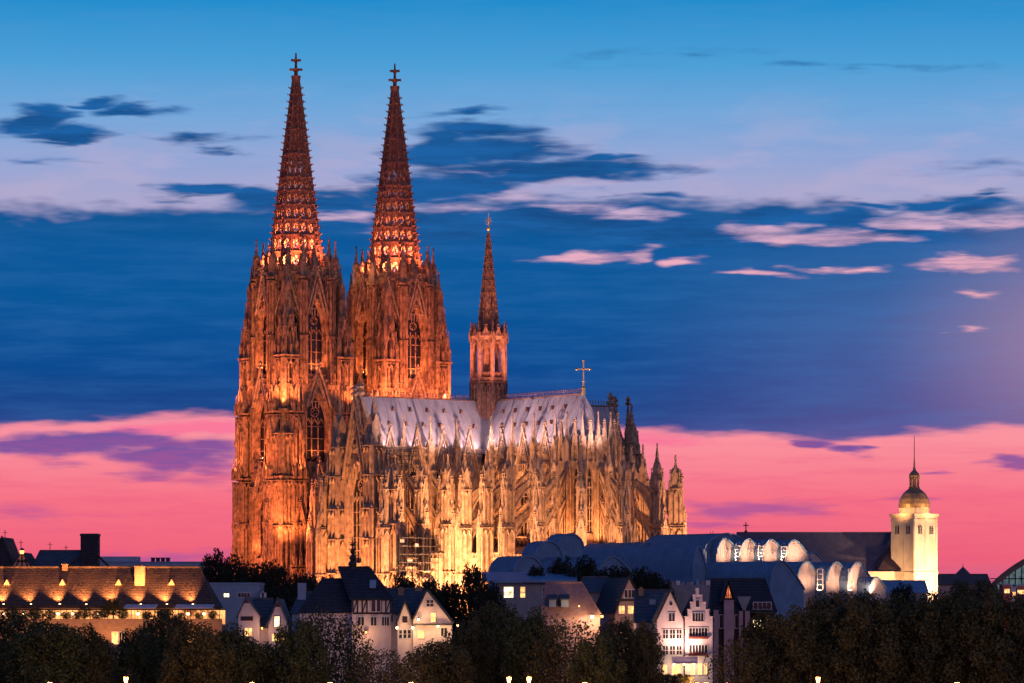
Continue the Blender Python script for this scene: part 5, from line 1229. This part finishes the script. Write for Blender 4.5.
# violet low roofs between trees and tower
h = ridge_house('violet_roofed_house', 'low roof of pale violet metal at the foot of the domed tower', 'house', 884, 927, 592, 581, 930, 10, GREYW, ZINC, zb=-4)
h = ridge_house('far_roofed_house', 'distant long low roof right of the domed tower', 'house', 937, 990, 584, 574.5, 1010, 12, PINKW, mat('far_roof', (.12, .09, .10), (.09, .07, .08), .5), zb=-4)
h = empty('turret_house', (at(963, 0, 1040)[0], 1040, -4), 0, 'small pointed pyramid roof on the skyline right of the domed tower', 'house')
m_ = MB(); z1 = at(0, 566.5, 1040)[1]+4; z0 = at(0, 577, 1040)[1]+4; m_.cone(0, 0, z0, 3.4, z1, .05, 4, .3); m_.cone(0, 0, z1-.3, .12, z1+.9, .05, 4); m_.build('roof', SLATE, h)
m_ = MB(); m_.cone(0, 0, 0, 3.0, z0+.05, 3.0, 4, .3); m_.build('wall', GREYW, h)
# station hall
h = empty('station_hall', (at(1035, 0, 880)[0], 880, -4), 0, 'arched train hall roof with lit teal glass at the right picture edge', 'station'); rx, ry, rz = h.location
m_ = MB(); n = 22; Lp = []
for i in range(n+1):
    px = 990+(1130-990)*i/n; t = i/n; y = 588-37*math.sin(math.pi*t)**.85; x, z = at(px, y, 880); Lp.append((x-rx, z-rz))
for (xa_, za_), (xb_, zb_) in zip(Lp, Lp[1:]):
    slab(m_, (xa_, 0, za_), (xb_, 0, zb_), (xb_+12, 40, zb_), (xa_+12, 40, za_), .5); m_.bar((xa_, -.3, za_-.5), (xb_, -.3, zb_-.5), .9, .5)
m_.build('arched_roof', mat('station_roof', (0.22, 0.15, 0.13), (.15, .10, .09), .6), h)
m_ = MB()
for (xa_, za_), (xb_, zb_) in zip(Lp, Lp[1:]): m_.quad((xa_, .3, 8), (xb_, .3, 8), (xb_, .3, zb_-.7), (xa_, .3, za_-.7))
m_.build('glazing', lit_window('station_glass', (.25, .42, .38), .2), h)
m_ = MB()
for i, (xa_, za_) in enumerate(Lp): m_.box(xa_-.12, -.1, 6, xa_+.12, .28, za_-.5); 
for z in (14, 17, 20): m_.box(Lp[0][0], -.1, z, Lp[-1][0], .2, z+.25)
m_.build('glazing_bars', METAL, h)
REDW = mat('red_cladding', (.36, .10, .09), (.25, .07, .07), 1.2)
for (x0, x1, y0, mt, lb) in ((1003, 1011, 585, REDW, 'small red clad box before the arched train hall'), (1011, 1017, 588, BLUEW, 'narrow blue clad box beside the red one'), (1016, 1030, 586, REDW, 'wider red clad block at the right picture edge')):
    a, zt = at(x0, y0, 800); b, _ = at(x1, 0, 800); e_ = empty('clad_block', ((a+b)/2, 800, -4), 0, lb, 'building'); hw = (b-a)/2
    m_ = MB(); m_.box(-hw, 0, 0, hw, 6, zt+4); m_.build('wall', mt, e_); m_ = MB(); m_.box(-hw-.1, -.1, zt+4.003, hw+.1, 6.1, zt+4.35); m_.build('roof_edge', ZINC, e_)
    win(e_, x0+1.5, y0+4, x1-1.5, y0+8, 800, PANEL_, nx=2)
plain_flood((at(1008, 0, 780)[0], 775, 2), (at(1008, 0, 800)[0], 802, 12), 5*K, (1, .5, .3), 90)

# ------------------------------------------------------------------ scaffold on the transept flank
sc = empty('scaffold', (*rot_pt(18.5, -41), 0), -TH, 'tubular scaffolding with pale sheeting against the floodlit transept', 'scaffold')
m_ = MB()
for n_ in range(6):
    for e_ in (0, 1.4): m_.tube((e_, n_*2.3, -2), (e_, n_*2.3, 27), .09, .09, 5)
for z in range(14, 28, 2):
    for e_ in (0, 1.4): m_.tube((e_, 0, z), (e_, 11.5, z), .07, .07, 5)
    m_.box(0, 0, z-.08, 1.4, 11.5, z)
for n_ in range(5): m_.tube((1.5, n_*2.3, 14+n_*2), (1.5, n_*2.3+2.3, 16+n_*2), .05, .05, 5)
m_.build('tubes', METAL, sc)
for (n0, n1, z0, z1) in ((0, 1.2, 24.8, 25.6), (4.4, 5.4, 23.8, 24.6), (2.2, 3.6, 20.2, 20.7)):
    m_ = MB(); m_.box(1.52, n0, z0, 1.58, n1, z1); m_.build('sheeting', GREYW, sc)
sc = empty('roof_scaffold', (*rot_pt(11.2, -39), 45), -TH, 'small scaffold platform high beside the transept gable', 'scaffold')
m_ = MB()
for n_ in range(5):
    for e_ in (0, 1.3): m_.tube((e_, n_*2.2, -3), (e_, n_*2.2, 3.4), .08, .08, 5)
for z in (-1.5, .5, 2.5):
    for e_ in (0, 1.3): m_.tube((e_, 0, z+.9), (e_, 8.8, z+.9), .06, .06, 5)
    m_.box(0, 0, z-.06, 1.3, 8.8, z+.03)
m_.build('tubes', METAL, sc)

# ------------------------------------------------------------------ trees
def foliage_mat(name, c1, c2):
    m = mat(name, c1, c2, 0.9, .75, 3, lo=.3, hi=.7, spec=.15); return m
LEAF = [foliage_mat('leaf_dark_green', (0.085, 0.115, 0.05), (0.03, 0.045, 0.022)), foliage_mat('leaf_olive', (0.115, 0.115, 0.05), (0.045, 0.05, 0.024)), foliage_mat('leaf_deep_green', (0.035, 0.042, 0.026), (0.016, 0.02, 0.014))]
BARK = mat('bark', (0.09, 0.07, 0.05), (0.05, 0.04, 0.03), 2)
def tree_meshes(seed, H, Rw, n_leaf, size, squash=1.0):
    """trunk with limbs; crown = leaf-sized faces scattered round limb-end clumps through an uneven volume"""
    rnd = random.Random(seed); t = MB(); base_h = H*.30
    t.tube((0, 0, 0), (rnd.uniform(-.3, .3), 0, base_h), .42, .30, 8)
    clumps = []; cz = H*.62
    n_c = 44
    for i in range(n_c):
        a = i*2.39996+rnd.uniform(-.3, .3); u_ = -1+2*(i+.5)/n_c; rr = rnd.uniform(.72, 1.0)
        s = (1-abs(u_)**2.6)**.5; lump = 1+.12*math.sin(3*a+seed)
        p = Vector((Rw*rr*s*math.cos(a)*lump*.86, Rw*rr*s*math.sin(a)*lump*.86, cz+H*.30*u_*squash+rnd.uniform(-.5, .5)))
        clumps.append((p, rnd.uniform(.20, .34)*Rw))
    clumps.append((Vector((0, 0, cz)), .62*Rw)); clumps.append((Vector((0, 0, cz-H*.16)), .5*Rw)); clumps.append((Vector((0, 0, cz+H*.14)), .5*Rw))
    for p, r_ in clumps[::2]:
        k = Vector((p.x*.25, p.y*.25, base_h+(p.z-base_h)*.35)); t.tube((0, 0, base_h-.3), k, .2, .13, 5); t.tube(k, p, .13, .04, 5)
    c = MB(); tot = sum(r_**2 for _, r_ in clumps)
    V, Fc = c.v, c.f
    for p, r_ in clumps:
        for _ in range(int(n_leaf*r_**2/tot)):
            d = Vector((rnd.gauss(0, 1), rnd.gauss(0, 1), rnd.gauss(0, 1))).normalized(); q = p+d*r_*(rnd.random()**.38)*Vector((1, 1, .8)).length/1.62
            nrm = (d*.7+Vector((rnd.gauss(0, 1), rnd.gauss(0, 1), rnd.gauss(0, 1)+.4))).normalized()
            a = nrm.orthogonal().normalized(); a = Matrix.Rotation(rnd.uniform(0, 6.28), 3, nrm) @ a; b = nrm.cross(a); s = size*rnd.uniform(.55, 1.25)
            i0 = len(V); V.extend([tuple(q-a*s*.5), tuple(q+b*s*.3), tuple(q+a*s*.55+nrm*s*.1), tuple(q-b*s*.32)]); Fc.append([i0, i0+1, i0+2, i0+3]); c.mi.append(0)
    me_t = t; return t, c
PROTO = {}
def proto(key, seed, H, Rw, n, size, leaf, sq=1.0):
    t, c = tree_meshes(seed, H, Rw, n, size, sq); tm = t.build('trunk', BARK); cm = c.build('crown', leaf)
    PROTO[key] = (tm.data, cm.data, H, Rw); bpy.data.objects.remove(tm); bpy.data.objects.remove(cm)
for i in range(5): proto(('front', i), 11+i, 20, 5.2, 15000, .42, LEAF[0] if i % 2 else LEAF[1])
for i in range(2): proto(('sparse', i), 91+i, 20, 5.2, 4200, .42, LEAF[1])
for i in range(3): proto(('olive', i), 31+i, 20, 5.2, 15000, .42, LEAF[1])
for i in range(3): proto(('mid', i), 51+i, 16, 5.0, 8000, .55, LEAF[2])
for i in range(2): proto(('slim', i), 71+i, 18, 3.4, 5600, .42, LEAF[1])
def tree(px, top, hw, Y, zb, kind, i, label, group, name='broadleaf_tree', rz=None):
    tm, cm, H, Rw = PROTO[(kind, i)]; x, z = at(px, top, Y); w = hw/FPX*Y
    o = empty(name, (x, Y, zb), random.uniform(0, 6.28) if rz is None else rz, label, 'tree', group); s = (z-zb)/(H*.99); sx = w/Rw
    for nm, me in (('trunk', tm), ('crown', cm)): c = bpy.data.objects.new(nm, me); col.objects.link(c); c.parent = o; c.scale = (sx, sx, s)
    return o
front = [
 (10, 613, 34, 470, 'dark riverside tree cut by the left picture edge'), (46, 619, 33, 455, 'second riverside tree from the left, under the lit terrace lamps'), (84, 624, 32, 462, 'low round riverside tree under the middle of the lit terrace'),
 (137, 629, 24, 470, 'riverside tree right of the gap that shows the lit ochre wall'), (165, 600, 25, 480, 'riverside tree whose peak rises over the terrace beside the white awning'), (196, 624, 30, 455, 'riverside tree below the right end of the terrace'),
 (232, 628, 32, 462, 'riverside tree under the left pink-white gable'), (268, 637, 30, 468, 'low riverside tree under the pair of pink-white gables'), (300, 615, 30, 462, 'riverside tree between the pink gables and the mansard house'),
 (323, 599, 26, 480, 'tall riverside tree before the left flank of the mansard house'), (350, 612, 24, 476, 'sparse riverside tree before the mansard house wall'), (378, 638, 28, 458, 'low riverside tree under the half-timbered wall'),
 (408, 648, 27, 452, 'lowest riverside tree, under the tiny sharp gable'), (440, 633, 30, 462, 'riverside tree under the broad orange-lit gable'), (470, 611, 28, 478, 'riverside tree just right of the orange-lit gable'),
 (498, 598, 30, 486, 'tall riverside tree below the flat blue-roofed wing'), (530, 605, 30, 466, 'riverside tree left of the rose-roofed house'), (566, 606, 28, 456, 'riverside tree in front of the rose roof'),
 (598, 628, 28, 450, 'riverside tree under the bright eave lamp of the rose-roofed house'), (622, 614, 26, 462, 'riverside tree before the steep gable house'), (645, 618, 19, 458, 'riverside tree touching the left edge of the white pointed gable'),
 (741, 629, 24, 455, 'riverside tree just right of the white stepped gable'), (765, 608, 28, 466, 'riverside tree before the house with the lit balcony window'), (795, 598, 32, 458, 'riverside tree below the zinc barrel roof'),
 (828, 592, 33, 468, 'riverside tree below the row of larger glowing sheds'), (862, 591, 33, 458, 'riverside tree under the rightmost glowing shed'), (897, 589, 34, 470, 'riverside tree at the foot of the domed church tower, left side'),
 (932, 588, 34, 460, 'riverside tree at the foot of the domed church tower, right side'), (966, 586, 34, 468, 'riverside tree below the small pyramid roof'), (1000, 590, 34, 458, 'riverside tree before the red clad boxes'), (1032, 594, 30, 466, 'riverside tree cut by the right picture edge')]
for k, (px, top, hw, Y, lb) in enumerate(front):
    kd, nk = ('sparse', 2) if px in (323, 350, 378, 408, 566, 741) else (('olive', 3) if px > 730 or px in (440, 470, 165, 84) else ('front', 5))
    tree(px, top+((-4 if px < 240 and px != 165 else 3) if px < 740 else (-6, 1, -2, 4, -5)[k % 5]), hw*(1.12 if kd != 'sparse' else 1.25)*(1, 1.2, .92, 1.1)[k % 4], Y, -11, kd, k % nk, lb, 'riverside trees in front of the old town')
mid = [
 (214, 547, 14, 690, 'dark tree topping the grove left of the cathedral foot'), (233, 553, 15, 680, 'second dark tree of the grove left of the cathedral foot'), (253, 559, 16, 672, 'third dark tree of the grove against the left tower'), (273, 558, 16, 680, 'fourth dark tree of the grove, before the tower foot'),
 (292, 573, 14, 660, 'low dark tree at the tower foot behind the pink-white gables'), (308, 569, 12, 668, 'small dark tree just left of the mansard roof'), (325, 573, 12, 676, 'small dark tree tucked behind the mansard roof'), (246, 577, 20, 655, 'broad dark tree above the pale blue flat block'), (278, 583, 18, 650, 'broad dark tree above the right pink-white gable'),
 (404, 571, 15, 640, 'dark tree behind the chimneyed slate roof'), (428, 577, 15, 640, 'dark tree behind the broad orange-lit gable'), (450, 578, 15, 650, 'dark tree filling the dip before the choir'), (474, 561, 14, 640, 'pointed dark tree in front of the choir piers'), (492, 580, 12, 660, 'small dark tree at the end of the flat blue roof'),
 (536, 562, 14, 708, 'dark tree over the flat wing, leftmost before the museum roof'), (560, 554, 15, 712, 'dark tree over the flat wing, second before the museum roof'), (585, 554, 14, 715, 'dark tree between the museum roof and the hipped slate roof'), (616, 561, 17, 700, 'dark round tree above the steep gable house'), (645, 565, 18, 700, 'dark round tree left of the rooftop ventilation boxes'), (575, 566, 14, 706, 'low dark tree before the museum barrel roof'), (600, 566, 12, 706, 'low dark tree above the hipped slate roof'), (664, 576, 10, 696, 'small dark tree beside the rooftop ventilation boxes')]
for k, (px, top, hw, Y, lb) in enumerate(mid): tree(px, top+2, hw*1.25, Y, -5, 'mid', k % 3, lb, 'dark trees between the town and the cathedral')
for k, (px, top, hw, Y, lb) in enumerate([(962, 577, 16, 760, 'rust-tinged tree behind the riverside row, below the pyramid roof'), (985, 576, 16, 770, 'rust-tinged tree behind the riverside row, before the train hall'), (712, 530.5, 5, 1060, 'tiny conifer-like treetop showing over the museum roof'), (903, 583, 14, 800, 'tree between the violet roof and the domed tower')]):
    tree(px, top, hw*1.1, Y, -5, 'olive' if k < 2 else 'mid', k % 3, lb, None)
# terrace plants
pl_lab = ['left end of the lit terrace', 'second from the left on the lit terrace', 'under the third uplight', 'beside the round lamps on the terrace', 'tallest one, left of the middle awning', 'right of the middle awning', 'between lamp and right awning', 'far right end of the terrace', 'small one between the two leftmost', 'small one below the second roof vent', 'tiny one beside a round lamp', 'leafy one left of the tallest shrub', 'slim one touching the tallest shrub', 'small one under the middle awning', 'small one under the left end of the right awning', 'small one under the middle of the right awning']
for k, (px, top, hw) in enumerate(((12, 606, 8), (36, 607, 9), (50, 609, 7), (85, 606, 8), (113, 597, 9), (122, 607, 7), (166, 608, 7), (213, 610, 6), (24, 612, 6), (66, 611, 6), (77, 611, 5), (97, 610, 7), (105, 605, 6), (146, 611, 5), (181, 612, 5), (199, 612, 5))):
    x, z = at(px, top, 593.2); o = empty('terrace_shrub', (x, 593.2, 6.5), k, 'potted shrub on the terrace parapet, '+pl_lab[k], 'shrub', 'shrubs on the lit terrace')
    tm, cm, H, Rw = PROTO[('slim', k % 2)]; c = bpy.data.objects.new('foliage', cm); col.objects.link(c); c.parent = o; s = hw/FPX*593/Rw; c.scale = (s, s, (z-6.5)/H); 
    c = bpy.data.objects.new('stem', tm); col.objects.link(c); c.parent = o; c.scale = (s*.6, s*.6, (z-6.5)/H)

# ------------------------------------------------------------------ promenade lamps seen through the foliage
def street_lamp(px, py, Y, power, label):
    x, z = at(px, py, Y); zb = -10.5; o = empty('street_lamp', (x, Y, zb), 0, label, 'street lamp', 'lamps along the riverside promenade'); H = z-zb
    m_ = MB(); m_.cone(0, 0, 0, .18, .8, .1, 8); m_.cone(0, 0, .8, .08, H-.4, .05, 8); m_.cone(0, 0, H+.28, .34, H+.5, .05, 10); m_.build('post', METAL, o)
    m_ = MB(); m_.cone(0, 0, H-.4, .16, H+.27, .3, 10); m_.build('lantern', BULB, o)
    l = bpy.data.lights.new('street_light', 'POINT'); l.energy = power*3.2; l.color = (1, .38, .10); l.shadow_soft_size = .3
    lo_ = bpy.data.objects.new('street_light', l); col.objects.link(lo_); lo_.location = (x, Y-.6, z-.2)
for (px, py, w_, lb) in ((50, 679, 1500, 'street lamp under the left riverside trees'), (126, 677, 1200, 'street lamp in the gap under the ochre terrace wall'), (252, 678, 900, 'street lamp low between trees under the pink-white gables'), (330, 676, 1300, 'street lamp low before the mansard house'),
    (411, 676, 1500, 'street lamp low under the small white houses'), (509, 680, 1500, 'left one of two close street lamps under the tall middle tree'), (529, 680, 1500, 'right one of two close street lamps under the tall middle tree'), (585, 680, 1300, 'street lamp under the trees before the rose roof'),
    (697, 680, 1800, 'street lamp at the foot of the white pointed gable'), (706, 681, 1800, 'street lamp at the foot of the white stepped gable'), (727, 680, 1500, 'street lamp right of the white stepped gable'), (818, 681, 700, 'street lamp hidden in the right-hand trees'), (957, 678, 1300, 'street lamp glimmering under the far right trees')):
    street_lamp(px, 679.5 if px in (126, 509, 529, 818) else 685, 428 if 650 > px or px > 735 else 500, w_, lb)
for k, px in enumerate((664, 682)):
    tm, cm, H, Rw = PROTO[('olive', k)]; x, z = at(px, 672, 500); o = empty('low_bush', (x, 500, -4), 0, ['low bush at the foot of the white pointed gable', 'low bush before the bright awning'][k], 'bush'); c = bpy.data.objects.new('foliage', cm); col.objects.link(c); c.parent = o; c.scale = (.36, .36, (z+4)/H)

# ------------------------------------------------------------------ ground
g = MB()
ys = [-200, 100, 300, 520, 600, 680, 760, 1000, 2000, 9000]; zs = [-12, -12, -11, -10, -8, -5, -2.6, -1.5, -1.5, -1.5]; xs = [-5000, -400, -200, 0, 200, 400, 5000]
for j in range(len(ys)-1):
    for i in range(len(xs)-1): g.quad((xs[i], ys[j], zs[j]), (xs[i+1], ys[j], zs[j]), (xs[i+1], ys[j+1], zs[j+1]), (xs[i], ys[j+1], zs[j+1]))
tag(g.build('ground', mat('ground_earth', (0.06, 0.06, 0.05), (0.03, 0.035, 0.025), 0.2)), kind='structure')
